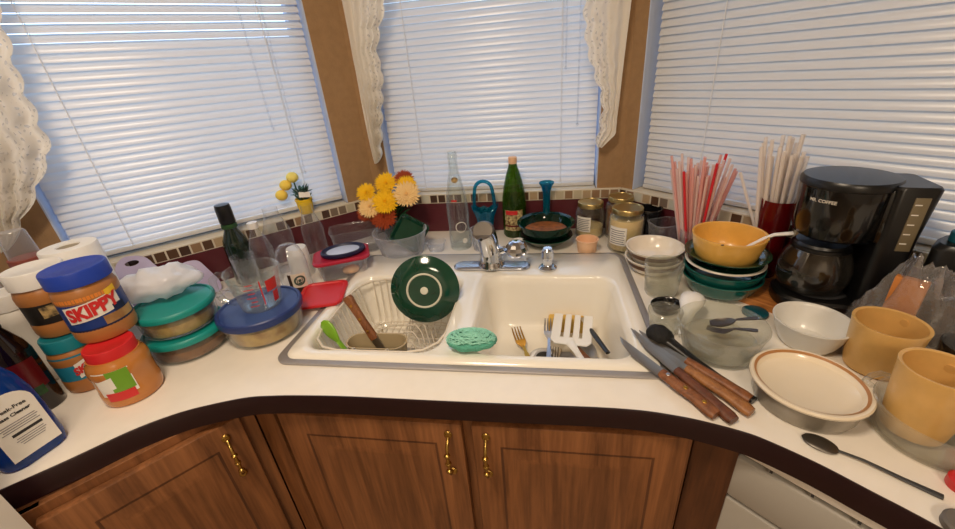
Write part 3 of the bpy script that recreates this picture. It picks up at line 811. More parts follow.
# ------------------------------------------------------------------ jars and bottles at the left
def facing(x, y, extra=0): return towards_cam(x, y)+RAD(extra)
def peanut_jar(name, label, loc, R, h, lid_m, fill, lid_h=.024, rot=0, lid_r=.94):
    t = thing(name, label, 'jar', loc, rot)
    zb_ = h-lid_h
    prof = [(0, .003), (R*.80, .003), (R*.86, 0), (R*.95, .003), (R, .012), (R, .030), (R*.975, .034), (R*.975, zb_-.038), (R, zb_-.034), (R, zb_-.020), (R*.93, zb_-.008), (R*.84, zb_-.002), (R*.84, zb_), (0, zb_)]
    obj('body', lathe(prof, 56), fill, t)
    lr = R*lid_r
    bm = lathe([(lr*.96, zb_-.004), (lr, zb_-.003), (lr, h-.003), (lr*.975, h-.0005), (lr*.9, h), (lr*.86, h-.0012), (0, h-.0012)], 72)
    obj('lid', bm, lid_m, t)
    return t
# amber jar with red lid, standing in front
t = peanut_jar('honey_jar', 'red lidded jar of amber spread with green label, standing under the blue lidded jar', (-.672, -.096, 0), .0515, .126, 'red_lid', 'amber_fill', .022, facing(-.672, -.096), .80)
wr = lambda z: .0500
lb = obj('label', patch(.0505, -62, 8, .026, .088, slope=0), 'label_white', t)
obj('green_panel', patch(.0505, -34, 6, .040, .088, off=.0011), 'label_green', lb)
obj('red_panel', patch(.0505, -52, 2, .020, .040, off=.0015), 'label_red', lb)
obj('pale_panel', patch(.0505, -60, -26, .046, .072, off=.0012, slope=.008), 'label_white', lb)
# teal lidded jar behind it
t = peanut_jar('peanut_butter_jar', 'teal lidded jar of peanut butter, lowest of the left jar stack', (-.805, -.070, 0), .046, .130, 'teal_lid2', 'peanut', .024, facing(-.805, -.070))
lb = obj('label', patch(.0449, -80, 80, .034, .092), 'label_teal', t)
obj('white_banner', patch(.0449, -22, 34, .046, .080, off=.0012, slope=.016), 'label_white', lb)
tx = bend_text(text_bm('SKIPPY', .0225, .0012, .8), .0449, 6, .063, .36, .002); obj('lettering', tx, 'label_red', lb)
# white lidded dark label jar on top
t = peanut_jar('peanut_butter_jar', 'white lidded jar of peanut butter with black and gold label, on the teal lidded jar', (-.818, -.052, .1295), .047, .142, 'white_plastic', 'peanut', .030, facing(-.818, -.052), .98)
lb = obj('label', patch(.0459, -80, 80, .034, .084), 'label_black', t)
obj('gold_panel', patch(.0459, -30, 40, .050, .074, off=.0012, slope=.006), 'label_gold', lb)
# blue lidded SKIPPY jar on the amber jar
t = peanut_jar('peanut_butter_jar', 'large blue lidded SKIPPY peanut butter jar standing on top of the amber jar', (-.712, -.056, .1258), .0510, .150, 'blue_lid', 'peanut', .026, facing(-.712, -.056), 1.0)
wr = .0498
lb = obj('label', patch(wr, -85, 85, .030, .102), 'label_blue', t)
obj('orange_band', patch(wr, -70, 40, .0925, .1005, off=.0012, slope=.002), 'label_orange', lb)
obj('navy_band', patch(wr, -85, 85, .0295, .0335, off=.0012), 'label_navy', lb)
obj('nut_picture', patch(wr, 2, 70, .034, .052, off=.0011), 'tan_food', lb)
bn = obj('white_banner', patch(wr, -58, 46, .054, .089, off=.0014, slope=.012), 'label_white', lb)
tx = bend_text(text_bm('SKIPPY', .0350, .0018, .82), wr, -6, .0718, .15, .0026); obj('lettering', tx, 'label_red', lb)
bm = patch(wr, 26, 52, .052, .068, off=.0018); obj('blue_badge', bm, 'label_navy', lb)
bm = patch(wr, 24, 48, .090, .103, off=.0018, slope=.004); obj('yellow_tag', bm, 'label_yellow', lb)
# further jars at the far left edge
t = peanut_jar('white_lidded_jar', 'white lidded jar cut off at the left edge behind the dark bottle', (-.924, -.053, 0), .038, .215, 'white_plastic', 'label_white', .03, 0)
t = thing('rusty_lidded_jar', 'tall clear jar with rust red lid beside the paper towel roll', 'jar', (-.972, .038, 0))
obj('body', lathe([(0, 0), (.030, 0), (.032, .004), (.032, .21), (.028, .225), (.028, .235), (0, .235)], 32), 'cloudy_plastic', t)
obj('lid', lathe([(.0295, .232), (.031, .234), (.031, .252), (0, .253)], 32), 'rust_lid', t)
t = thing('plastic_cup', 'upturned clear plastic cup resting on the rust red jar lid', 'cup', (-.972, .038, .2535))
obj('cup_shell', lathe([(.027, 0), (.024, .055), (.021, .060), (0, .060)], 28), 'cloudy_plastic', t)
# paper towel roll
t = thing('paper_towel_roll', 'white paper towel roll standing on end behind the jars', 'paper towel', (-.872, .058, 0))
obj('roll', lathe([(.021, .0), (.050, .0), (.0515, .004), (.0515, .266), (.050, .269), (.022, .269), (.021, .266)], 56), 'paper', t)
obj('core', lathe([(.0205, .002), (.0205, .266), (.0190, .266), (.0190, .002)], 32), 'cardboard_core', t)
# dark bottle with red label
t = thing('dark_bottle', 'dark bottle with red and green label squeezed behind the blue cleaner bottle', 'bottle', (-.838, -.146, 0))
obj('glass', lathe([(0, 0), (.030, 0), (.032, .004), (.032, .13), (.028, .15), (.014, .185), (.013, .20), (0, .20)], 36), 'dark_bottle', t)
lb = obj('label', patch(.0320, -80, 20, .055, .12), 'wine_red', t); obj('green_panel', patch(.0320, -60, 0, .04, .06, off=.001), 'leaf', lb)
obj('cap', lathe([(.0145, .188), (.0145, .210), (0, .211)], 24), 'black_plastic', t)
# blue cleaner bottle
t = thing('glass_cleaner_bottle', 'blue glass cleaner bottle with white label at the left end of the worktop', 'bottle', (-.722, -.250, 0), facing(-.722, -.250, 12)+pi/2)
bm = bmesh.new()
secs = [(.078, .048, 0.0), (.088, .056, .004), (.092, .060, .02), (.092, .060, .08), (.088, .058, .12), (.074, .050, .155), (.048, .040, .185), (.030, .030, .20), (.028, .028, .215)]
loft(bm, [rrect(w_, d_, min(w_, d_)*.46, z, 7) for w_, d_, z in secs], True, True)
obj('body', bm, 'blue_liquid', t)
obj('neck_cap', lathe([(.0165, .208), (.0165, .236), (.012, .240), (0, .240)], 24), 'white_plastic', t)
def front_label(w, z0, z1, y, arch):
    bm = bmesh.new(); pts = [(-w/2, z0), (w/2, z0)]
    pts += [(w/2*cos(RAD(a)), z1-arch+arch*sin(RAD(a))) for a in range(0, 181, 15)]
    v = [bm.verts.new((x, y, z)) for x, z in pts]; bm.faces.new(v)
    return bm
def flat_front_text(s, size, x, z, y, m, par, bold=0, name='lettering', sq=1):
    bm = text_bm(s, size, bold, sq); stand_text(bm, Matrix.Translation((x, y, z)) @ Matrix.Rotation(pi/2, 4, 'X'))
    return obj(name, bm, m, par, smooth=False)
lb = obj('label', front_label(.066, .020, .140, -.0304, .028), 'label_white', t, smooth=False)
flat_front_text('Streak-Free', .0092, 0, .1120, -.0309, 'ink', lb, .0002)
flat_front_text('Glass Cleaner', .0080, 0, .1000, -.0309, 'ink', lb, .0003)
for k, w_ in enumerate((.046, .050, .044, .050)):
    obj('small_print', box(w_, .0003, .0012, (0, -.0307, .086-k*.0042)), 'ink_soft', lb, smooth=False)
obj('black_band', box(.040, .0003, .0052, (.004, -.0307, .0625)), 'ink', lb, smooth=False)
for k, w_ in enumerate((.036, .040, .034, .030)):
    obj('small_print', box(w_, .0003, .0011, (.004, -.0307, .056-k*.0042)), 'ink_soft', lb, smooth=False)

# ------------------------------------------------------------------ food containers at the left
def round_container(name, label, loc, R, h, lid_m, food, fh, lid_h=.016, taper=.92):
    t = thing(name, label, 'food container', loc)
    rb_ = R*taper; zt = h-lid_h*.6
    obj('glass_dish', lathe([(0, .0), (rb_*.86, 0), (rb_*.95, .004), (rb_, .015), (R*.965, zt), (R*.945, zt), (rb_-.005, .016), (rb_*.9, .006), (0, .005)], 64), 'clear_glass', t)
    obj('food', lathe([(0, .0055), (rb_*.88, .0065), (rb_-.007, .017), (rb_-.005, fh*.9), (rb_*.8, fh), (rb_*.4, fh*1.06), (0, fh)], 48), food, t)
    obj('lid', lathe([(R*.985, h-lid_h), (R, h-lid_h+.001), (R*1.012, h-lid_h*.5), (R, h-.003), (R*.97, h-.0005), (R*.93, h-.0005), (R*.90, h-.004), (0, h-.004)], 72), lid_m, t)
    return t
round_container('food_container', 'teal lidded glass container, lower one of the stack beside the jars', (-.664, .056, 0), .087, .064, 'teal_lid', 'brownish_food', .034)
round_container('food_container', 'teal lidded glass container, upper one of the stack under the white bag', (-.668, .058, .0642), .083, .064, 'teal_lid', 'yellow_food', .036)
round_container('food_container', 'large navy lidded round glass container of yellow food under the measuring cup', (-.510, .124, 0), .097, .078, 'navy_lid', 'yellow_food', .048, .020, .88)
# thin white bag crumpled on top
bm = ball(.075, (0, 0, .034), 1.12, .78, .48, seg=48)
for v in bm.verts:
    c = v.co.copy(); n_ = noise.noise(c*24)*.014+noise.noise(c*55)*.007+abs(noise.noise(c*90))*.004
    v.co += (c-Vector((0, 0, .03))).normalized()*n_
    v.co.z = max(v.co.z, .001)
o = obj('plastic_bag', bm, 'plastic_bag', None, 60); o.location = (-.712, .082, .1285); o.rotation_euler.z = RAD(20)
tag(o, 'crumpled white plastic bag lying on the upper teal lid', 'bag')
# glass measuring cup
t = thing('measuring_cup', 'clear glass measuring cup with red markings standing on the navy lid', 'measuring cup', (-.503, .128, .0745), facing(-.503, .128))
bm = lathe([(0, 0), (.040, 0), (.044, .003), (.046, .010), (.0575, .092), (.060, .098), (.0585, .1), (.0555, .098), (.043, .010), (.040, .006), (0, .005)], 56)
for v in bm.verts:
    if v.co.z > .06:
        a = atan2(v.co.y, v.co.x); k = max(0, 1-abs(a-RAD(75))/.35); v.co.xy *= 1+.10*k*(v.co.z-.06)/.04
obj('cup', bm, 'clear_glass', t)
bm = bmesh.new(); q = RAD(-118)
pts = [(.052, .088), (.075, .092), (.092, .080), (.094, .050), (.084, .022), (.062, .014), (.045, .020)]
tube(bm, [(r*cos(q), r*sin(q), z) for r, z in pts], .006, 12, flat=1.4); obj('handle', bm, 'clear_glass', t)
cupR = lambda z: .046+(.0575-.046)*(z-.01)/.082
bm = bmesh.new()
for k in range(6): merge(bm, patch(cupR, -24 if k % 2 else -30, -8, .022+k*.0115, .0242+k*.0115, 6, .0006))
merge(bm, patch(cupR, 6, 9, .02, .085, 4, .0006))
obj('red_graduations', bm, 'label_red', t)
bm = patch(cupR, 20, 52, .050, .080, 10, .0006); merge(bm, patch(cupR, 34, 52, .018, .046, 8, .0006)); obj('red_print', bm, 'label_red', t)

# lavender cutting board leaning on the left wall
def rounded(pts, r=.01, n=4):
    o = []; k = len(pts)
    for i in range(k):
        p, a, b_ = Vector(pts[i]), Vector(pts[i-1]), Vector(pts[(i+1) % k])
        d1_, d2_ = (a-p), (b_-p); rr = min(r, d1_.length*.45, d2_.length*.45); s_ = p+d1_.normalized()*rr; e_ = p+d2_.normalized()*rr
        for j in range(n+1):
            u = j/n; o.append(tuple(s_*(1-u)**2+p*2*u*(1-u)+e_*u*u))
    return o
t = thing('cutting_board', 'lavender plastic cutting board with handle hole leaning on the left splash', 'cutting board', CL-.688*TL-.078*NL, pi/4, rx=RAD(-20))
pts = [(-.115, 0), (.115, 0), (.118, .03), (.085, .108), (.055, .112), (.030, .104), (-.010, .110), (-.030, .160), (-.075, .170), (-.100, .150), (-.112, .09)]
bm = bmesh.new(); out_ = rounded(pts, .022, 5); hl = [(-.062+.016*cos(a), .146+.0075*sin(a)) for a in [2*pi*k/20 for k in range(20)]]
ed = []
for lp in (out_, hl):
    v = [bm.verts.new((x, 0, z)) for x, z in lp]; ed += [bm.edges.new((v[i], v[(i+1) % len(v)])) for i in range(len(v))]
bmesh.ops.triangle_fill(bm, use_beauty=True, edges=ed)
rg = bmesh.ops.extrude_face_region(bm, geom=bm.faces[:]); bmesh.ops.translate(bm, verts=[g for g in rg['geom'] if isinstance(g, bmesh.types.BMVert)], vec=(0, .007, 0))
obj('board', bm, 'lavender', t)

def crumple(name, label, cat, loc, w, d, h, m, rot=0, seed=1, n=36, group=None):
    bm = bmesh.new(); g = []
    for j in range(n+1):
        row = []
        for i in range(n+1):
            x, y = (i/n-.5)*w, (j/n-.5)*d; q = Vector((x*16+seed*7, y*16, seed))
            e = (1-(2*i/n-1)**4)*(1-(2*j/n-1)**4)
            z = h*e*(.42+.30*(1-2*abs(noise.noise(q*.8)))+.26*(1-2*abs(noise.noise(q*2.1)))+.14*noise.noise(q*5))
            row.append(bm.verts.new((x+.012*noise.noise(q*1.3), y+.012*noise.noise(q*1.1+Vector((3,0,0))), max(0, z))))
        g.append(row)
    for a, b_ in zip(g, g[1:]):
        for i in range(n): bm.faces.new((a[i], a[i+1], b_[i+1], b_[i]))
    o = obj(name, bm, m, None, 25); o.location = loc; o.rotation_euler.z = rot
    return tag(o, label, cat, group)
crumple('plastic_packaging', 'clear crumpled plastic packaging between the lavender board and measuring cup', 'packaging', (-.735, .268, .0005), .13, .10, .035, 'crinkle_film', RAD(30), 3)
crumple('paper_towel_sheet', 'crumpled white paper sheet behind the navy lidded container', 'paper', (-.640, .262, .0005), .11, .07, .028, 'paper', RAD(40), 5)

# bottles in the left back corner
t = thing('oil_bottle', 'dark green bottle with black cap standing before the left blind', 'bottle', (-.752, .385, 0))
obj('glass', lathe([(0, 0), (.033, 0), (.036, .005), (.036, .125), (.032, .145), (.018, .175), (.0165, .19), (.0165, .215), (0, .215)], 40), 'dark_green_bottle', t)
obj('neck_ring', lathe([(.0168, .180), (.0215, .182), (.0215, .192), (.0168, .194)], 32), 'leaf', t)
obj('cap', lathe([(.020, .196), (.0215, .198), (.0215, .240), (.020, .252), (.0165, .253), (0, .253)], 32), 'black_plastic', t)
t = thing('plastic_tumbler', 'clear plastic tumbler standing in front of the dark green bottle', 'cup', (-.706, .338, 0))
obj('cup_shell', lathe([(0, .003), (.024, .003), (.026, 0), (.033, .11), (.0315, .11), (.025, .006), (0, .006)], 32), 'clear_plastic', t)
def plastic_bottle(name, label, loc, R, h, neck, cap_m='white_plastic', m='clear_plastic', cap=True):
    t = thing(name, label, 'bottle', loc)
    z1 = h-.10 if h > .17 else h*.5
    prof = [(0, .004), (R*.7, .004), (R*.85, 0), (R, .008)]
    k = 6
    for i in range(k):
        z = .012+(z1-.012)*i/k; prof += [(R, z), (R*.95, z+(z1-.012)/k*.5)]
    prof += [(R, z1), (R*.96, z1+.018), (R*.72, z1+.045), (neck*1.1, h-.03), (neck, h-.024), (neck, h-.004)]
    obj('body', lathe(prof, 36), m, t)
    if cap: obj('cap', lathe([(neck*1.12, h-.018), (neck*1.15, h-.016), (neck*1.15, h), (0, h+.001)], 24), cap_m, t)
    return t
plastic_bottle('water_bottle', 'clear plastic water bottle with white cap behind the measuring cup', (-.663, .372, 0), .033, .200, .0125)
plastic_bottle('plastic_jug', 'wide clear plastic jug standing behind the capped water bottle', (-.668, .470, 0), .044, .215, .022, cap=False)
plastic_bottle('plastic_jug', 'slim clear plastic bottle under the small yellow flower pot', (-.590, .542, 0), .036, .200, .018, cap=False)
t = thing('iced_coffee_cup', 'clear domed cup with brown round emblem left of the red lidded box', 'cup', (-.545, .330, 0), facing(-.545, .330))
pr = [(.0405, 0), (.042, .002), (.042, .080), (.040, .105), (.032, .132), (.018, .146), (0, .149)]
obj('cup_shell', lathe(pr, 40), 'clear_plastic', t)
lb = obj('label', patch(.042, -30, 34, .006, .064, slope=-.012), 'starbrown', t)
obj('white_panel', patch(.042, -18, 36, .024, .068, off=.0011, slope=-.006), 'offwhite', lb)
def disc_patch(R, ang, z, r0, r1, off, n=28):
    bm = bmesh.new(); rows = []
    for rr in (r0, r1):
        row = []
        for i in range(n):
            a = 2*pi*i/n; th = RAD(ang)+rr*cos(a)/R; row.append(bm.verts.new(((R+off)*cos(th), (R+off)*sin(th), z+rr*sin(a))))
        rows.append(row)
    for i in range(n): bm.faces.new((rows[0][i], rows[0][(i+1) % n], rows[1][(i+1) % n], rows[1][i]))
    if r0 < .001: pass
    return bm
em = obj('round_emblem', disc_patch(.042, 10, .046, .0105, .0155, .0018), 'stargreen', lb)
bm = disc_patch(.042, 10, .046, .0002, .0045, .0018); merge(bm, patch(.042, 3, 17, .0335, .041, 8, .0018)); merge(bm, patch(.042, -1, 2, .035, .053, 4, .0018)); merge(bm, patch(.042, 18, 21, .035, .053, 4, .0018)); obj('emblem_figure', bm, 'stargreen', em)
t = thing('foam_cup', 'upturned white foam cup between the domed cup and red lidded box', 'cup', (-.588, .428, 0))
obj('cup_shell', lathe([(.036, 0), (.0365, .004), (.031, .090), (.029, .094), (0, .092)], 32), 'white_plastic', t)
# yellow flower pot on the sill
t = thing('flower_pot', 'tiny yellow pot of yellow flowers standing on the left window sill', 'flower pot', (-.632, .604, SILL+.0006), RAD(20))
t.scale = (1.18, 1.18, 1.12)
obj('pot', lathe([(0, 0), (.0175, 0), (.0185, .002), (.023, .040), (.0245, .041), (.0245, .046), (.022, .046), (.021, .038), (0, .037)], 32), 'yellow_pot_small', t)
rnd = random.Random(4)
def leaf_bm(bm, base, tip, w):
    b_, t_ = Vector(base), Vector(tip); d = t_-b_; sd_ = d.cross(Vector((0,0,1)));
    if sd_.length < 1e-5: sd_ = Vector((1,0,0))
    sd_ = sd_.normalized()*w; up_ = Vector((0,0,w*.3))
    p = [b_, b_+d*.35+sd_-up_, b_+d*.7+sd_*.7-up_, t_, b_+d*.7-sd_*.7-up_, b_+d*.35-sd_-up_]
    v = [bm.verts.new(x) for x in p]; m1 = bm.verts.new(b_+d*.4+up_); m2 = bm.verts.new(b_+d*.72+up_*.7)
    for f in ((v[0], v[1], m1), (v[1], v[2], m2, m1), (v[2], v[3], m2), (v[3], v[4], m2), (v[4], v[5], m1, m2), (v[5], v[0], m1)): bm.faces.new(f)
bm = bmesh.new()
for k in range(60):
    a = rnd.uniform(0, 2*pi); r = rnd.uniform(.014, .036); z = rnd.uniform(.045, .085)
    leaf_bm(bm, (r*.3*cos(a), r*.3*sin(a), z-.014), (r*cos(a), r*sin(a), z+rnd.uniform(-.01, .012)), .0045)
obj('leaves', bm, 'leaf_grey', t, smooth=False)
def bloom_bm(R, n=26, layers=4, cup=.5, seed=1):
    rn = random.Random(seed); bm = bmesh.new()
    for l in range(layers):
        el = RAD(8+l*70/layers); rr = R*(1-.16*l)
        for k in range(n-3*l):
            a = 2*pi*(k+.5*l)/(n-3*l)+rn.uniform(-.08, .08); e_ = el+rn.uniform(-.12, .12)
            leaf_bm(bm, (R*.05*cos(a), R*.05*sin(a), 0), (rr*cos(e_)*cos(a), rr*cos(e_)*sin(a), rr*sin(e_)*cup+R*.05), R*.13)
    return bm
def flower(parent, loc, R, m, seed, dirv, name='bloom', **k):
    f = obj(name, bloom_bm(R, seed=seed, **k), m, parent, smooth=False); f.location = loc
    f.rotation_mode = 'QUATERNION'; f.rotation_quaternion = Vector(dirv).to_track_quat('Z', 'Y'); return f
for i, (x, y, z, m_) in enumerate(((-.052, -.012, .066, 'petal_lemon'), (-.036, -.004, .092, 'petal_lemon'), (-.014, .0, .112, 'petal_pale'))):
    b_ = obj('rosebud', ball(.0165, (0, 0, 0), 1, .95, .95, seg=14), m_, t); b_.location = (x, y, z)
tg = obj('price_tag', box(.030, .001, .016, (0, 0, 0)), 'label_white', t, smooth=False); tg.location = (.012, -.030, .056); tg.rotation_euler = (RAD(-30), RAD(10), RAD(20))
obj('stem', tube(bmesh.new(), [(0, 0, .03), (-.012, 0, .08), (-.014, 0, .115)], .002, 6), 'leaf', t)

# rectangular boxes
def rect_box(name, label, loc, rot, w, d, h, m='clear_plastic', t_=.002, r=.022):
    t = thing(name, label, 'food container', loc, rot)
    bm = bmesh.new()
    loft(bm, [rrect(w*.84, d*.82, r*.8, .0), rrect(w*.88, d*.86, r*.9, .003), rrect(w*.985, d*.98, r, h-.006), rrect(w, d, r, h-.004), rrect(w*1.02, d*1.03, r, h), rrect(w*.99, d*.98, r, h), rrect(w*.97, d*.96, r, h-.006), rrect(w*.86, d*.84, r*.9, .005)], True, True)
    obj('tub', bm, m, t); return t
rect_box('food_container', 'open clear plastic tub standing behind the red lidded box', (-.478, .612, 0), RAD(26), .165, .105, .088)
t = rect_box('food_container', 'clear box with crimson lid carrying a navy lid, left of the dish rack', (-.448, .440, 0), RAD(26), .155, .105, .060)
bm = bmesh.new(); loft(bm, [rrect(.166, .116, .024, .056), rrect(.170, .120, .026, .058), rrect(.170, .120, .026, .064), rrect(.160, .110, .024, .067), rrect(.148, .098, .02, .064)], False, True)
obj('lid', bm, 'crimson_lid', t)
bm = ball(.020, (.0, 0, .020), 1.3, .9, .7, seg=16); f_ = obj('food', bm, 'peach', t); f_.location = (.02, -.030, 0)
t = thing('round_lid', 'navy round lid with pale blue centre lying on the crimson box lid', 'lid', (-.443, .447, .0675), RAD(26))
obj('rim', lathe([(0, .001), (.056, .001), (.060, .0), (.062, .004), (.061, .011), (.057, .013), (.052, .010), (.050, .007), (0, .007)], 56, sx=1.1, sy=.80), 'navy_dark', t)
obj('centre_disc', lathe([(0, .0076), (.044, .0076), (.046, .0068)], 48, sx=1.1, sy=.80), 'window_vinyl', t)
# red lid on worktop and sink edge
t = thing('square_lid', 'bright red square plastic lid lying over the left sink rim', 'lid', (-.438, .277, .0125), RAD(16), ry=RAD(.5))
bm = bmesh.new(); loft(bm, [rrect(.122, .136, .024, 0), rrect(.126, .140, .026, .001), rrect(.126, .140, .026, .007), rrect(.120, .134, .024, .0085), rrect(.106, .120, .018, .0085), rrect(.100, .114, .016, .005)], True, True)
obj('lid_shell', bm, 'red_lid', t)
# clear round tub with dark green dish in it
t = thing('deli_tub', 'clear round plastic tub holding the dark green square dish', 'food container', (-.302, .585, 0))
obj('tub', lathe([(0, .002), (.066, .002), (.070, 0), (.0885, .078), (.092, .080), (.092, .084), (.0875, .084), (.068, .006), (0, .005)], 48), 'cloudy_plastic', t)
t = thing('square_dish', 'dark green square dish propped up inside the clear round tub', 'dish', (-.296, .582, .030), RAD(6), rx=RAD(56), ry=RAD(34))
bm = bmesh.new(); loft(bm, [rrect(.085, .085, .01, -.006), rrect(.105, .105, .014, .008), rrect(.107, .107, .014, .010), rrect(.100, .100, .012, .010), rrect(.08, .08, .01, -.002)], True, True)
bmesh.ops.translate(bm, verts=bm.verts, vec=(.0, .045, .0)); obj('dish_shell', bm, 'green_glaze', t)
# flowers
t = thing('flower_bouquet', 'bouquet of yellow, cream and rust chrysanthemums in a dark vase in the corner', 'flowers', (-.368, .690, 0))
obj('vase', lathe([(0, 0), (.026, 0), (.030, .01), (.033, .06), (.028, .09), (.031, .10), (.028, .10), (.026, .09), (.030, .06), (.027, .012), (0, .008)], 32), 'green_glaze', t)
bm = bmesh.new(); rnd = random.Random(9)
for k in range(70):
    a = rnd.uniform(0, 2*pi); r = rnd.uniform(.03, .105); z = rnd.uniform(.10, .17)
    leaf_bm(bm, (r*.3*cos(a), r*.25*sin(a), z-.03), (r*cos(a), r*.7*sin(a), z+rnd.uniform(-.02, .02)), .012)
obj('leaves', bm, 'leaf', t, smooth=False)
bm = bmesh.new()
FL = [(-.060, -.030, .200, .034, 'petal_yellow'), (.010, -.010, .226, .038, 'petal_yellow'), (.070, .010, .232, .033, 'petal_rust'), (.012, -.050, .172, .044, 'petal_yellow'), (-.045, -.055, .158, .040, 'petal_cream'), (.088, -.040, .192, .044, 'petal_cream'), (-.068, -.050, .134, .030, 'petal_rust'), (.004, -.066, .122, .042, 'petal_rust'), (.082, -.010, .215, .034, 'petal_yellow'), (-.024, -.050, .118, .032, 'petal_rust')]
for x, y, z, R, m_ in FL: tube(bm, [(0, 0, .05), (x*.4, y*.3, z*.6), (x, y, z-.004)], .0022, 6)
obj('stems', bm, 'leaf', t)
for i, (x, y, z, R, m_) in enumerate(FL):
    flower(t, (x, y, z-.006), R*1.12, m_, i, (x*3+.15, -1.0, .75+(z-.17)*4), layers=7, n=34, cup=.7)

# ------------------------------------------------------------------ behind the faucet
t = thing('glass_bottle', 'tall empty clear glass bottle standing behind the sink left of the faucet', 'bottle', (-.105, .628, 0), facing(-.105, .628))
GB = [(0, .004), (.028, .004), (.033, 0), (.0365, .006), (.0365, .05), (.0345, .08), (.0365, .115), (.036, .15), (.031, .19), (.022, .235), (.0155, .265), (.0135, .30), (.0155, .303), (.0155, .312), (.0135, .315), (.0135, .324), (.011, .324), (.011, .27), (.018, .235), (.033, .15), (.034, .01), (0, .008)]
obj('glass', lathe(GB, 44), 'clear_glass', t)
obj('round_badge', disc_patch(.021, 0, .240, .0002, .0095, .003), 'label_gold', t)
obj('red_mark', patch(.0330, -30, 0, .172, .178, off=.0015), 'label_red', t)
bm = disc_patch(.0365, 10, .085, .016, .0185, .001); merge(bm, disc_patch(.0365, 24, .035, .0002, .009, .001)); obj('white_print', bm, 'label_white', t)
t = thing('plastic_cup', 'small translucent cup standing right behind the faucet', 'cup', (-.030, .612, 0))
obj('cup_shell', lathe([(0, .002), (.026, .002), (.028, 0), (.0345, .069), (.0365, .070), (.0365, .073), (.0335, .073), (.027, .005), (0, .004)], 36), 'cloudy_plastic', t)
t = thing('small_tub', 'small clear plastic tub between the dark green dish and glass bottle', 'food container', (-.186, .602, 0), RAD(5))
bm = bmesh.new(); loft(bm, [rrect(.048, .036, .01, 0), rrect(.062, .050, .012, .030), rrect(.066, .054, .013, .031), rrect(.060, .048, .012, .031), rrect(.047, .035, .01, .002)], True, True); obj('tub', bm, 'clear_plastic', t)
# teal glass basket
t = thing('glass_basket', 'teal glass basket vase with tall arched handle against the maroon splash', 'vase', (-.028, .722, 0))
bm = lathe([(0, .003), (.022, .003), (.026, 0), (.028, .006), (.026, .03), (.031, .07), (.038, .098), (.036, .100), (.028, .07), (.023, .03), (0, .012)], 40)
for v in bm.verts:
    if v.co.z > .06:
        a = atan2(v.co.y, v.co.x); k = (v.co.z-.06)/.04; v.co.x *= 1+.28*k*abs(cos(a)); v.co.z += k*(.018*abs(cos(a))**3+.004*sin(8*a))
obj('basket', bm, 'teal_glass', t)
bm = bmesh.new(); tube(bm, [(-.037, 0, .10), (-.034, 0, .15), *arc((0, .172), .030, 170, 10, 12, 0, 'xz'), (.034, 0, .15), (.037, 0, .10)], .0062, 12); obj('handle', bm, 'teal_glass', t)
# green bottle
t = thing('green_bottle', 'green glass bottle with cream label and pale cap beside the teal basket', 'bottle', (.076, .732, 0), facing(.076, .732))
GR = [(0, .004), (.030, .004), (.036, 0), (.0415, .008), (.0415, .11), (.040, .14), (.034, .18), (.024, .22), (.0155, .245), (.0125, .262), (.0125, .272), (0, .272)]
obj('glass', lathe(GR, 44), 'green_glass', t)
obj('contents', lathe([(0, .006), (.036, .008), (.039, .014), (.039, .105), (0, .105)], 32), 'dark_green_bottle', t)
lb = obj('label', patch(.0415, -52, 40, .030, .104), 'label_cream', t)
obj('red_band', patch(.0415, -44, 14, .088, .103, off=.0012), 'label_red', lb); obj('dark_band', patch(.0415, -50, 38, .044, .050, off=.0012), 'wine_red', lb)
obj('pale_band', patch(.0415, -52, 40, .030, .042, off=.0011), 'label_cream', lb)
obj('cap', lathe([(.0135, .256), (.0145, .258), (.0145, .276), (.012, .279), (0, .279)], 28), 'peach', t)
# bud vase
t = thing('bud_vase', 'slender teal glass bud vase behind the green bowls', 'vase', (.188, .742, 0))
obj('glass', lathe([(0, 0), (.024, 0), (.025, .004), (.018, .012), (.014, .04), (.012, .10), (.013, .15), (.019, .172), (.026, .182), (.025, .186), (.017, .175), (.0105, .15), (.0095, .10), (.011, .04), (0, .02)], 32), 'teal_glass', t)
# napkin tent
bm = bmesh.new(); P = [(-.034, -.03, 0), (.040, -.034, 0), (.044, .03, 0), (-.030, .036, 0), (-.004, -.01, .046), (.018, .002, .040)]
for f in ((0, 1, 5, 4), (1, 2, 5), (2, 3, 4, 5), (3, 0, 4)):
    bm.faces.new([bm.verts.new(P[i]) for i in f])
bmesh.ops.remove_doubles(bm, verts=bm.verts, dist=1e-5); bmesh.ops.subdivide_edges(bm, edges=bm.edges[:], cuts=4, use_grid_fill=True)
for v in bm.verts: v.co += Vector((1, 1, .6))*noise.noise(v.co*70)*.003; v.co.z = max(0, v.co.z)
o = obj('paper_napkin', bm, 'napkin', None, 30); o.location = (.088, .600, .0005); tag(o, 'folded white paper napkin standing left of the green bowls', 'napkin')
# green bowls
t = thing('serving_bowl', 'dark green bowl underneath the green glass bowl behind the sink', 'bowl', (.184, .648, 0))
obj('bowl_shell', lathe(bowl(.050, .088, .036, .005, .001, .8, .004), 56), 'green_glaze', t)
t = thing('glass_bowl', 'green glass bowl holding brown sauce, nested in the dark green bowl', 'bowl', (.184, .648, .0105))
obj('bowl_shell', lathe([(0, 0), (.040, 0), (.046, .003), (.066, .026), (.078, .036), (.080, .040), (.086, .064), (.0935, .066), (.0945, .069), (.092, .071), (.083, .066), (.076, .042), (.062, .028), (.044, .007), (0, .005)], 60), 'green_glass_dark', t)
obj('sauce', lathe([(0, .0055), (.043, .0085), (.061, .030), (.071, .041), (.070, .0425), (.04, .041), (0, .043)], 44), 'sauce', t)
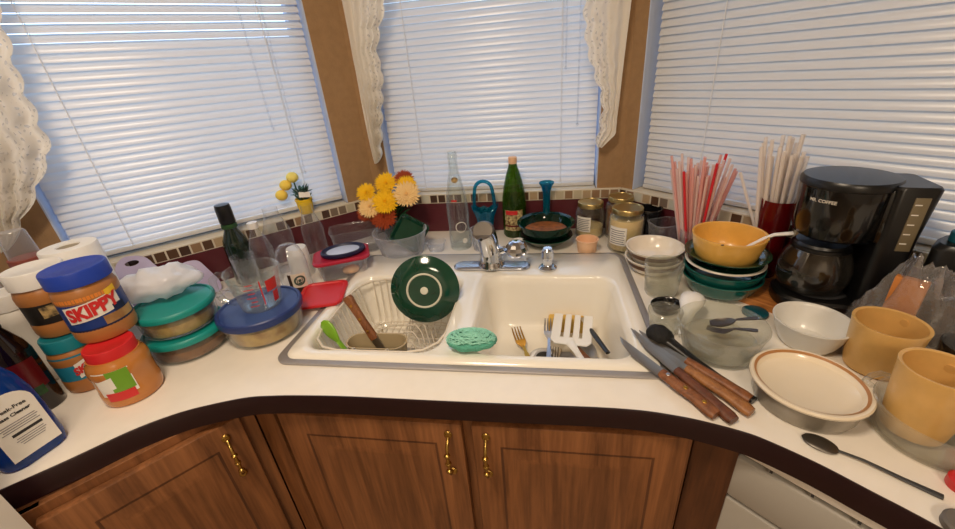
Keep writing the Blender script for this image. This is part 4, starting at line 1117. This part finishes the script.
# jars of grease
def glass_jar(name, label, loc, R, h, fill=None, fh=0, lab=True):
    t = thing(name, label, 'jar', loc, facing(loc[0], loc[1], -18)); lh = .016
    obj('glass', lathe([(0, .003), (R*.8, .003), (R*.9, 0), (R, .008), (R, h-.040), (R*.95, h-.028), (R*.84, h-.020), (R*.84, h-.004), (R*.79, h-.004), (R*.79, h-.02), (R*.93, h-.04), (R*.95, .010), (0, .008)], 48), 'clear_glass', t)
    if fill: obj('contents', lathe([(0, .009), (R*.90, .010), (R*.935, .016), (R*.935, fh), (R*.4, fh*.985), (0, fh)], 44), fill, t)
    obj('lid', lathe([(R*.86, h-lh), (R*.89, h-lh+.001), (R*.89, h-.002), (R*.86, h), (R*.80, h), (R*.77, h-.002), (0, h-.0022)], 56), 'gold_lid', t)
    if lab:
        lb = obj('label', patch(R, -40, 22, .030, .030+h*.42), 'label_white', t)
        bm = bmesh.new()
        for k in range(7): merge(bm, patch(R, -36+2*(k % 3), 17-3*(k % 2), .035+k*h*.050, .0375+k*h*.050, 10, .0012))
        obj('printed_lines', bm, 'ink_soft', lb)
    return t
glass_jar('glass_jar', 'gold lidded glass jar a third full of grease, right of the green bowls', (.333, .711, 0), .047, .123, 'cream_food', .040)
glass_jar('glass_jar', 'gold lidded glass jar nearly full of pale cream, foremost of the jars', (.430, .598, 0), .0515, .139, 'cream_food', .105)
glass_jar('glass_jar', 'gold lidded jar at the back behind the cream filled jar', (.428, .703, 0), .045, .142, 'brownish_food', .10, False)
t = thing('sauce_cup', 'tiny peach plastic cup standing in front of the gold lidded jars', 'cup', (.313, .582, 0))
obj('cup_shell', lathe([(0, .002), (.026, .002), (.028, 0), (.0335, .039), (.0355, .040), (.0355, .043), (.0325, .043), (.0265, .005), (0, .004)], 40), 'peach', t)
t = thing('black_bowl', 'black bowl half hidden behind the cream jar in the right corner', 'bowl', (.505, .650, 0))
obj('bowl_shell', lathe(bowl(.030, .041, .116, .004, .001, .4, .004), 40), 'black_ceramic', t)

# ------------------------------------------------------------------ right side of the worktop
t = thing('plastic_box', 'empty clear plastic box propped behind the brown striped bowls', 'food container', (.535, .565, 0), RAD(20))
bm = bmesh.new(); loft(bm, [rrect(.070, .060, .02, 0), rrect(.088, .074, .022, .098), rrect(.092, .078, .023, .100), rrect(.084, .070, .021, .100), rrect(.067, .057, .02, .003)], True, True); obj('tub', bm, 'clear_plastic', t)
for z, lab in ((0, 'white bowl with brown stripe, lower of the two behind the drinking glass'), (.030, 'white bowl with brown stripe, upper of the two behind the drinking glass')):
    t = thing('cereal_bowl', lab, 'bowl', (.480, .450, z))
    obj('bowl_shell', lathe(bowl(.046, .0755, .046, .0045, .0005, .55, .004), 60), 'bowl_white', t)
    f = lambda q: .046+(.0755-.046)*(max(0, (q-.004)/.042)**.55)
    bm = bmesh.new(); rows = [[((f(zz)+.0007)*cos(2*pi*i/60), (f(zz)+.0007)*sin(2*pi*i/60), zz) for i in range(60)] for zz in (.024, .031, .038)]
    loft(bm, rows); obj('brown_stripe', bm, 'brown_band', t)
t = thing('drinking_glass', 'cloudy drinking glass standing between the sink and the teal bowls', 'glass', (.472, .324, 0))
obj('glass_shell', lathe([(0, .004), (.033, .004), (.036, 0), (.0385, .006), (.0455, .085), (.044, .086), (.0365, .010), (0, .009)], 48), 'clear_glass_milky', t)
# stack: teal bowls, plate, green bowl, yellow pot
SX, SY = .614, .338
for z, lab in ((0, 'teal ribbed bowl, bottom of the stack under the yellow pot'), (.024, 'teal ribbed bowl second from the bottom under the yellow pot')):
    t = thing('teal_bowl', lab, 'bowl', (SX, SY, z))
    bm = lathe(bowl(.060, .0885, .050, .005, .001, .5, .005), 72)
    obj('bowl_shell', bm, 'teal_bowl', t)
t = thing('side_plate', 'green plate with pale rim between teal bowls and green bowl', 'plate', (SX, SY, .0745))
obj('dish', lathe([(0, .0), (.045, .0), (.055, .002), (.083, .009), (.0845, .0115), (.082, .0125), (.055, .006), (0, .004)], 64), 'green_glaze', t)
obj('pale_rim', lathe([(.080, .0085), (.0855, .0092), (.0872, .0115), (.0855, .0138), (.081, .0132)], 64), 'plate_rim', t)
t = thing('serving_bowl', 'dark green bowl carrying the yellow pot on top of the stack', 'bowl', (SX, SY, .0805))
obj('bowl_shell', lathe(bowl(.046, .091, .030, .005, .001, .8, .003), 60), 'green_glaze', t)
t = thing('yellow_pot', 'yellow enamel pot with chipped rim on top of the dish stack', 'pot', (SX-.002, SY, .0895))
obj('pot_shell', lathe(bowl(.054, .0785, .067, .004, .0008, .42, 0), 64), 'pot_yellow', t)
bm = bmesh.new()
for a0, w_ in ((-26, 7), (-14, 4), (-40, 3), (-120, 3)):
    a = RAD(a0); ball(.003, (.0785*cos(a), .0785*sin(a), .066), 1.2+w_*.12, .7, .4, bm, 8)
obj('rim_chips', bm, 'charcoal', t)
sp = thing('white_spoon', 'white plastic spoon whose handle sticks out of the yellow pot', 'spoon', (SX+.03, SY-.015, .125), RAD(-12))
bm = bmesh.new(); tube(bm, [(-.02, 0, -.018), (.035, 0, .026), (.052, 0, .036), (.085, -.004, .043)], .0055, 10, radii=[.004, .005, .0055, .0065], flat=.7); obj('handle', bm, 'white_plastic', sp)
obj('spoon_bowl', ball(.014, (-.028, 0, -.022), 1.3, .9, .45, seg=14), 'white_plastic', sp)
# straws
def straw(name, label, base, tip, r, m, group, bend=None):
    bm = bmesh.new(); pts = [Vector(base), Vector(tip)]
    d = (pts[1]-pts[0]); L_ = d.length
    tube(bm, pts, r, 8)
    o = obj(name, bm, m); return tag(o, label, 'straw', group)
cupL = (.592, .497); cupR_ = (.736, .402)
t = thing('straw_cup', 'clear cup holding the pink and red straws', 'cup', (cupL[0], cupL[1], 0))
obj('cup_shell', lathe([(0, .003), (.026, .003), (.028, 0), (.037, .105), (.0355, .105), (.0265, .006), (0, .006)], 36), 'clear_plastic', t)
t = thing('red_tumbler', 'dark red translucent tumbler holding the white straws beside the coffee maker', 'cup', (cupR_[0], cupR_[1], 0))
obj('cup_shell', lathe([(0, .003), (.027, .003), (.029, 0), (.036, .215), (.0345, .215), (.0275, .006), (0, .006)], 40), 'red_tumbler', t)
rnd = random.Random(11)
nS = 46
side = TR
for i in range(nS):
    a = 2.39996*i; q = sqrt((i+.5)/nS)
    bx_, by_ = q*.022*cos(a), q*.022*sin(a)
    ln = .275+rnd.uniform(-.018, .035)
    lean = Vector((bx_*.9+.010, by_*.5, 0))*2.0
    lx = side*(lean.x*side.x+lean.y*side.y)*1.0
    tipv = Vector((cupL[0]+bx_*1.2, cupL[1]+by_*1.2, 0))+side*(q*cos(a)*.066-.002)+NR*(q*sin(a)*.014-.012)
    base = (cupL[0]+bx_, cupL[1]+by_, .008); tip = (tipv.x, tipv.y, ln)
    kind = i % 4
    if i in (44, 41, 37): m_, lb_, g_ = 'straw_red', 'solid red straw in the left straw cup', 'solid red straws'
    elif kind in (0, 2): m_, lb_, g_ = 'straw_pink', 'translucent pink straw in the left straw cup', 'pink straws in the left cup'
    else: m_, lb_, g_ = 'straw_pale', 'pale translucent straw in the left straw cup', 'pale straws in the left cup'
    straw('drinking_straw', lb_, base, tip, .0034, m_, g_)
nS = 26
for i in range(nS):
    a = 2.39996*i; q = sqrt((i+.5)/nS)
    bx_, by_ = q*.020*cos(a), q*.020*sin(a); ln = .335+rnd.uniform(-.02, .03)
    tipv = Vector((cupR_[0]+bx_, cupR_[1]+by_, 0))+side*(q*cos(a)*.034-.014)+NR*(q*sin(a)*.01-.006)
    straw('drinking_straw', 'paper wrapped white straw in the red tumbler', (cupR_[0]+bx_, cupR_[1]+by_, .008), (tipv.x, tipv.y, ln), .0042, 'straw_white', 'wrapped straws in the red tumbler')
o = straw('drinking_straw', 'wrapped white straw leaning far left out of the red tumbler', (cupR_[0]+.01, cupR_[1]-.01, .02), (cupR_[0]-.085, cupR_[1]+.035, .275), .0034, 'straw_white', None)
o = straw('drinking_straw', 'wrapped white straw with tall thin tip left of the wrapped bundle', (cupR_[0]+.005, cupR_[1]-.005, .02), (cupR_[0]-.055, cupR_[1]+.025, .345), .0026, 'straw_white', None)
# coffee maker: local x runs from the carafe side to the water tower
cx_, cy_ = .785, .276; crot = -RAD(12) ; brot = -RAD(46)
t = thing('coffee_maker', 'black drip coffee maker in the right corner before the blind', 'coffee maker', (cx_, cy_, .0165), crot)
bm = bmesh.new(); loft(bm, [rrect(.175, .130, .06, 0, cx=.008, cy=-.012), rrect(.18, .135, .06, .005, cx=.008, cy=-.012), rrect(.18, .135, .06, .024, cx=.008, cy=-.012), rrect(.17, .125, .058, .030, cx=.008, cy=-.012)], True, True); obj('base', bm, 'black_plastic', t)
bm = bmesh.new(); loft(bm, [rrect(.056, .104, .012, .028, cx=.076, cy=-.022), rrect(.058, .106, .012, .18, cx=.076, cy=-.022), rrect(.068, .110, .012, .278, cx=.078, cy=-.020), rrect(.062, .104, .012, .283, cx=.078, cy=-.020)], True, True); obj('water_tower', bm, 'black_plastic', t)
bm = lathe([(0, .162), (.062, .162), (.070, .168), (.0765, .20), (.078, .268), (.078, .270)], 64); 
merge(bm, box(.06, .100, .105, (.070, -.018, .170), .004)); obj('brew_housing', bm, 'black_gloss', t)
obj('lid', lathe([(.078, .270), (.080, .272), (.080, .281), (.076, .287), (.04, .290), (0, .2905)], 64), 'black_plastic', t)
bm = box(.022, .003, .105, (.084, -.0755, .160), .001); obj('water_gauge', bm, 'gauge', t)
bm = bmesh.new()
for k in range(5): box(.010, .0035, .002, (.080, -.0762, .175+k*.019), 0, bm)
obj('gauge_marks', bm, 'label_white', t)
bm = bend_text(text_bm('MR. COFFEE', .0088, .0002), .0781, 0, .248, 0, .0008)
bmesh.ops.rotate(bm, verts=bm.verts, matrix=Matrix.Rotation(towards_cam(cx_, cy_)-crot-RAD(22), 3, 'Z')); obj('lettering', bm, 'plate_rim', t, smooth=False)
obj('hot_plate', lathe([(0, .0302), (.058, .0302), (.060, .0318), (0, .0322)], 40), 'charcoal', t)
t = thing('coffee_carafe', 'glass coffee carafe with black lid on the coffee maker hot plate', 'carafe', (cx_-.010, cy_+.006, .0490), crot)
obj('glass', lathe([(0, .001), (.050, 0), (.060, .004), (.0685, .030), (.068, .055), (.058, .085), (.050, .098), (.048, .104), (.0465, .104), (.056, .084), (.0655, .055), (.066, .032), (.057, .007), (0, .004)], 56), 'smoke_glass', t)
obj('coffee', lathe([(0, .0045), (.055, .0065), (.060, .012), (0, .012)], 40), 'dark_bottle', t)
obj('collar', lathe([(.0505, .094), (.0535, .096), (.0525, .103), (.0495, .105)], 48), 'black_plastic', t)
obj('lid', lathe([(.0475, .104), (.049, .1045), (.046, .110), (0, .111)], 40), 'black_plastic', t)
bm = bmesh.new(); q = towards_cam(cx_, cy_)-crot+RAD(125); pts = [(.052, .099), (.075, .101), (.092, .090), (.095, .06), (.088, .03), (.072, .02)]
tube(bm, [(r*cos(q), r*sin(q), z) for r, z in pts], .007, 10, flat=1.3); obj('handle', bm, 'black_plastic', t)
# wooden board under the coffee maker
bm = bmesh.new(); loft(bm, [rrect(.285, .185, .015, 0), rrect(.285, .185, .015, .014), rrect(.279, .179, .013, .016)], True, True)
o = obj('wooden_board', bm, 'board_wood'); o.location = (.792, .262, 0); o.rotation_euler.z = brot; tag(o, 'orange brown wooden board under the coffee maker', 'cutting board')
# black appliance at the far right
t = thing('toaster', 'black boxy appliance at the right edge behind the plastic film', 'toaster', (.943, .136, 0), brot)
bm = bmesh.new(); loft(bm, [rrect(.12, .076, .02, .006), rrect(.13, .082, .02, .012), rrect(.13, .082, .02, .195), rrect(.116, .070, .02, .205)], True, True); obj('body', bm, 'black_plastic', t)
bm = bmesh.new()
for y in (-.018, .018): box(.09, .014, .001, (0, y, .2048), 0, bm)
obj('slots', bm, 'black_hole', t)
for x in (-.045, .045):
    for y in (-.026, .026): obj('foot', stand_text(lathe([(0, 0), (.01, 0), (.01, .008), (0, .008)], 12), Matrix.Translation((x, y, 0))), 'black_plastic', t)
o = obj('bottle_cap', lathe([(0, 0), (.017, 0), (.0175, .002), (.0175, .018), (.015, .020), (0, .020)], 28), 'teal_cap'); o.location = (.918, .160, .2058); tag(o, 'teal cap lying on top of the black appliance', 'cap')
o = obj('cardboard_box', box(.045, .016, .150, (0, 0, 0), .002), 'orange_card'); o.location = (.838, .124, 0); o.rotation_euler.z = brot; tag(o, 'small orange box between coffee maker and black appliance', 'box')
crumple('plastic_film', 'crumpled clear plastic film heaped before the coffee maker and black appliance', 'film', (.872, .098, .0005), .24, .070, .21, 'crinkle_film', brot, 8, 50)
t = thing('black_mug', 'black mug at the right edge beside the back yellow mug', 'mug', (.888, .030, 0))
obj('mug_shell', lathe(bowl(.032, .0395, .072, .004, .0005, .4, .003), 44), 'black_ceramic', t)
o = obj('bottle_lid', lathe([(0, 0), (.024, 0), (.026, .002), (.026, .007), (.023, .009), (0, .009)], 36), 'teal_cap'); o.location = (.652, .2295, .0005); tag(o, 'flat teal blue lid lying below the stack of teal bowls', 'lid')
# mugs
def mug(name, label, loc, rb_, rt_, h, m, handle=None, t_=.0045, curve=.7):
    t = thing(name, label, 'mug', loc)
    obj('mug_shell', lathe(bowl(rb_, rt_, h, t_, .0006, curve, .004), 60), m, t)
    if handle is not None:
        q = RAD(handle); bm = bmesh.new(); rm = (rb_+rt_)/2
        pts = [(rm-.002, h*.82), (rm+.020, h*.84), (rm+.032, h*.66), (rm+.030, h*.42), (rm+.014, h*.25), (rm-.004, h*.24)]
        tube(bm, [(r*cos(q), r*sin(q), z) for r, z in pts], .0065, 12, flat=1.3); obj('handle', bm, m, t)
    return t
mug('white_cup', 'wide white cup standing behind the cream dish', (.702, .127, 0), .044, .0655, .058, 'white_mug', None, .004, .75)
mug('yellow_mug', 'yellow stoneware mug standing behind the white cup and glass bowl', (.776, .058, 0), .042, .0515, .100, 'mug_yellow', 28)
# front: cream dish, glass bowls, yellow mug
t = thing('stoneware_dish', 'shallow cream dish with tan ring inside and grey outside, near the front edge', 'dish', (.611, -.038, 0))
pr = [(0, 0), (.066, 0), (.070, .002), (.0735, .010), (.0760, .036), (.0815, .040), (.0835, .044), (.0815, .048)]
obj('outside', lathe(pr, 64), 'crock_out', t)
obj('inside', lathe([(.0832, .0425), (.0835, .0455), (.0815, .0485), (.077, .0485), (.073, .0455), (.069, .037), (.055, .031), (0, .029)], 64), 'crock_in', t)
obj('tan_ring', lathe([(.0768, .0492), (.0748, .0477), (.0728, .0462)], 64), 'tan_ring', t)
t = thing('casserole_dish', 'round clear casserole dish with glass side tabs holding the front yellow mug', 'casserole', (.748, -.105, 0), RAD(118))
obj('glass', lathe([(0, 0), (.060, 0), (.066, .004), (.0715, .047), (.0755, .053), (.0755, .056), (.073, .0565), (.0675, .047), (.062, .008), (0, .006)], 64), 'clear_glass_milky', t)
for q in (0, pi):
    bm = bmesh.new(); c, s_ = cos(q), sin(q); pts = [(.073, -.024), (.085, -.020), (.088, 0), (.085, .020), (.073, .024)]
    tube(bm, [(x*c-y*s_, x*s_+y*c, .052) for x, y in pts], .005, 10, flat=.8)
    obj('side_tab', bm, 'clear_glass_milky', t)
mug('yellow_mug', 'yellow stoneware mug standing inside the clear casserole dish', (.731, -.093, .0068), .036, .0460, .119, 'mug_yellow', 35)
t = thing('glass_dish', 'clear glass dish with cutlery lying in it, between knives and teal bowls', 'dish', (.523, .094, 0))
obj('glass', lathe([(0, 0), (.056, 0), (.063, .004), (.074, .05), (.079, .066), (.0805, .069), (.0785, .070), (.075, .064), (.068, .045), (.059, .009), (0, .006)], 64), 'clear_glass_milky', t)
obj('cloudy_water', lathe([(0, .007), (.058, .010), (.066, .032), (0, .032)], 48), 'clear_glass_milky', t)
flatware('dinner_fork', 'fork lying across the clear glass dish beside the knives', 'fork', (.500, .100, .050), (.572, .062, .073), 'steel_dull', .72)
flatware('teaspoon', 'spoon lying in the clear glass dish beside the knives', 'spoon', (.512, .120, .048), (.588, .100, .076), 'steel_dull', .75)
t = thing('small_glass', 'small cloudy glass tilted beside the sink corner and black ladle', 'glass', (.436, .158, .0))
obj('glass_shell', lathe([(0, .003), (.024, .003), (.026, 0), (.028, .004), (.0355, .054), (.0345, .055), (.0265, .008), (0, .007)], 40), 'clear_glass_milky', t)
t = thing('black_dish', 'small black oval dish behind the small cloudy glass', 'dish', (.462, .240, 0), RAD(30))
obj('dish_shell', lathe(bowl(.026, .036, .020, .003, .0005, .6, 0), 36, sx=1.0, sy=.85), 'black_ceramic', t)
t = thing('white_scoop', 'white plastic scoop lying between small glass and clear dish', 'scoop', (.512, .222, .032), RAD(-118))
bm = bmesh.new(); tube(bm, [(-.020, 0, .0), (-.012, 0, .010), (0, 0, .014), (.02, 0, .012), (.042, 0, .004), (.07, .0, -.012), (.105, .004, -.022)], .02, 20, radii=[.008, .021, .026, .025, .016, .010, .008], flat=.62); obj('scoop_body', bm, 'white_plastic', t)
# black ladle
t = thing('black_ladle', 'black nylon ladle lying between the knives and the clear dish', 'ladle', (.414, .106, .019), atan2(-.142, .107))
bm = ball(.025, (0, 0, .006), 1.15, .95, .8, seg=24)
for v in bm.verts: v.co += v.co.normalized()*noise.noise(v.co*90)*.003
obj('ladle_head', bm, 'black_matte', t)
bm = bmesh.new(); tube(bm, [(.01, 0, .004), (.035, 0, .002), (.08, 0, -.006), (.13, 0, -.011), (.195, 0, -.012)], .008, 12, radii=[.018, .013, .011, .010, .009], flat=.7); obj('handle', bm, 'black_plastic', t)
# knives on the worktop
def knife(label, tip, heel, butt, bw, hw_, wood_m, z=.0015, rivets=2, zt=.07):
    a = Vector((*heel, 0)); tp = Vector((*tip, 0)); bt = Vector((*butt, 0)); d = (bt-tp); ang = atan2(d.y, d.x)
    t = thing('kitchen_knife', label, 'knife', (a.x, a.y, z), ang, ry=zt)
    Lb = (a-tp).length; Lh = (bt-a).length
    bm = bmesh.new(); loops = []
    for k in range(13):
        u = k/12; x = -Lb*(1-u)-.0; w_ = bw*min(1, (u/.45)**.6) if u > 0 else .0004
        loops.append([(x, bw*.5-w_, .006), (x, bw*.5, .0068), (x, bw*.5, .0082), (x, bw*.5-w_*.5, .0082), (x, bw*.5-w_, .0066)])
    loft(bm, loops, True, True); obj('blade', bm, 'blade', t)
    bm = bmesh.new()
    loft(bm, [rl for rl in [[(x, y*w_/2+oy, .008+zz*.0075) for y, zz in [(cos(v), sin(v)) for v in [2*pi*q/16 for q in range(16)]]] for x, w_, oy in ((0, hw_*.72, 0), (.006, hw_*.85, 0), (Lh*.35, hw_*.95, 0), (Lh*.65, hw_*.88, .0005), (Lh*.92, hw_*1.12, -.001), (Lh, hw_*.9, -.002))]], True, True)
    h_ = obj('handle', bm, wood_m, t)
    for k in range(rivets):
        b_ = obj('rivet', ball(.0042, (0, 0, 0), 1, 1, .35, seg=12), 'gold_metal' if k else 'steel', h_); b_.location = (Lh*(.12+.33*k), 0, .0152)
    return t
knife('long knife with a riveted brown handle, nearest the front edge of the row of knives', (.315, .083), (.392, .000), (.4475, -.096), .022, .026, 'handle_wood', .0105, 3)
knife('knife with a slim dark brown handle, second from the front of the knives', (.352, .114), (.421, .008), (.4745, -.102), .019, .023, 'handle_wood_dark', .0105, 0)
knife('knife with a light carved handle, third from the front of the knives', (.354, .122), (.440, .014), (.516, -.078), .018, .024, 'handle_wood_light', .0105, 0)
knife('knife with a brown handle, rearmost of the knives beside the black ladle', (.372, .118), (.446, .036), (.527, -.048), .017, .022, 'handle_wood', .0105, 0)
# dark spoon in front
t = thing('serving_spoon', 'long dark metal spoon lying along the front edge by the cream dish', 'spoon', (.589, -.128, .0035), atan2(-.070, .098))
loops = []
for u in [k/12 for k in range(13)]:
    x = -.022+.046*u; w_ = .0155*sqrt(max(.004, 1-(2*u-1)**2)); loops.append([(x, w_*cos(v), .004*(1-(2*u-1)**2)*sin(v)) for v in [2*pi*q/18 for q in range(18)]])
bm = bmesh.new(); loft(bm, loops, True, True); obj('spoon_bowl', bm, 'steel_dull', t)
bm = bmesh.new(); tube(bm, [(.022, 0, .0005), (.05, .0, .003), (.09, -.0015, .001), (.128, -.002, -.0002)], .003, 10, radii=[.0025, .0026, .0036, .0048], flat=.55); obj('handle', bm, 'charcoal', t)
o = obj('red_cap', lathe([(0, 0), (.016, 0), (.017, .002), (.017, .014), (.014, .017), (0, .017)], 28), 'red_lid'); o.location = (.728, -.186, .0005); tag(o, 'red cap at the right edge before the clear casserole dish', 'cap')
o = obj('grey_lid', lathe([(0, 0), (.021, 0), (.023, .002), (.023, .010), (.020, .013), (0, .0135)], 36), 'grey_rubber'); o.location = (.684, -.247, .0005); tag(o, 'grey round lid at the front edge in the lower right corner', 'lid')

# ------------------------------------------------------------------ light and camera
def area(name, loc, rot, size, power, col, spread=180):
    l = bpy.data.lights.new(name, 'AREA'); l.energy = power; l.color = col; l.shape = 'DISK'; l.size = size; l.spread = RAD(spread)
    o = bpy.data.objects.new(name, l); COL.objects.link(o); o.location = loc; o.rotation_euler = rot; return o
area('ceiling_lamp', (-.15, -.55, 1.46), (0, 0, 0), .35, 22, (1, .81, .60))
area('room_fill', (.5, -2.0, 1.46), (0, 0, 0), .6, 34, (1, .81, .60))  # no fixture: added warm fill for light bounced from the room behind
w = bpy.data.worlds.new('daylight'); S.world = w; w.use_nodes = True; nt = w.node_tree; nt.nodes.clear()
N = nt.nodes.new; L = nt.links.new
bg = N('ShaderNodeBackground'); ow = N('ShaderNodeOutputWorld'); L(bg.outputs[0], ow.inputs[0])
# sky: brighter on the left, where the sun is
tc = N('ShaderNodeTexCoord'); dp = N('ShaderNodeVectorMath'); dp.operation = 'DOT_PRODUCT'; L(tc.outputs['Generated'], dp.inputs[0]); dp.inputs[1].default_value = (-.8, .5, .3)
mr = N('ShaderNodeMapRange'); L(dp.outputs['Value'], mr.inputs[0]); mr.inputs[1].default_value = -.6; mr.inputs[2].default_value = 1; mr.inputs[3].default_value = .1; mr.inputs[4].default_value = 5
L(mr.outputs[0], bg.inputs[1]); bg.inputs[0].default_value = (.56, .75, 1, 1)

cam = bpy.data.cameras.new('camera'); co = bpy.data.objects.new('camera', cam); COL.objects.link(co); S.camera = co
cam.sensor_width = 36; cam.lens = 399.8/955*36; cam.clip_start = .01
yaw, pitch, roll = -.18275659, .45898155, -.08671848
f_ = Vector((sin(yaw)*cos(pitch), cos(yaw)*cos(pitch), -sin(pitch))); r_ = Vector((cos(yaw), -sin(yaw), 0)); u_ = r_.cross(f_)
r2 = cos(roll)*r_+sin(roll)*u_; u2 = -sin(roll)*r_+cos(roll)*u_
co.matrix_world = Matrix(((r2.x, u2.x, -f_.x, CAM.x), (r2.y, u2.y, -f_.y, CAM.y), (r2.z, u2.z, -f_.z, CAM.z), (0, 0, 0, 1)))
vs = S.view_settings; vs.view_transform = 'Standard'; vs.look = 'None'; vs.gamma = 1; vs.exposure = -.42; vs.use_curve_mapping = False
S.cycles.use_denoising = True
S.cycles.max_bounces = 10; S.cycles.transparent_max_bounces = 32; S.cycles.diffuse_bounces = 5; S.cycles.caustics_reflective = False; S.cycles.caustics_refractive = False
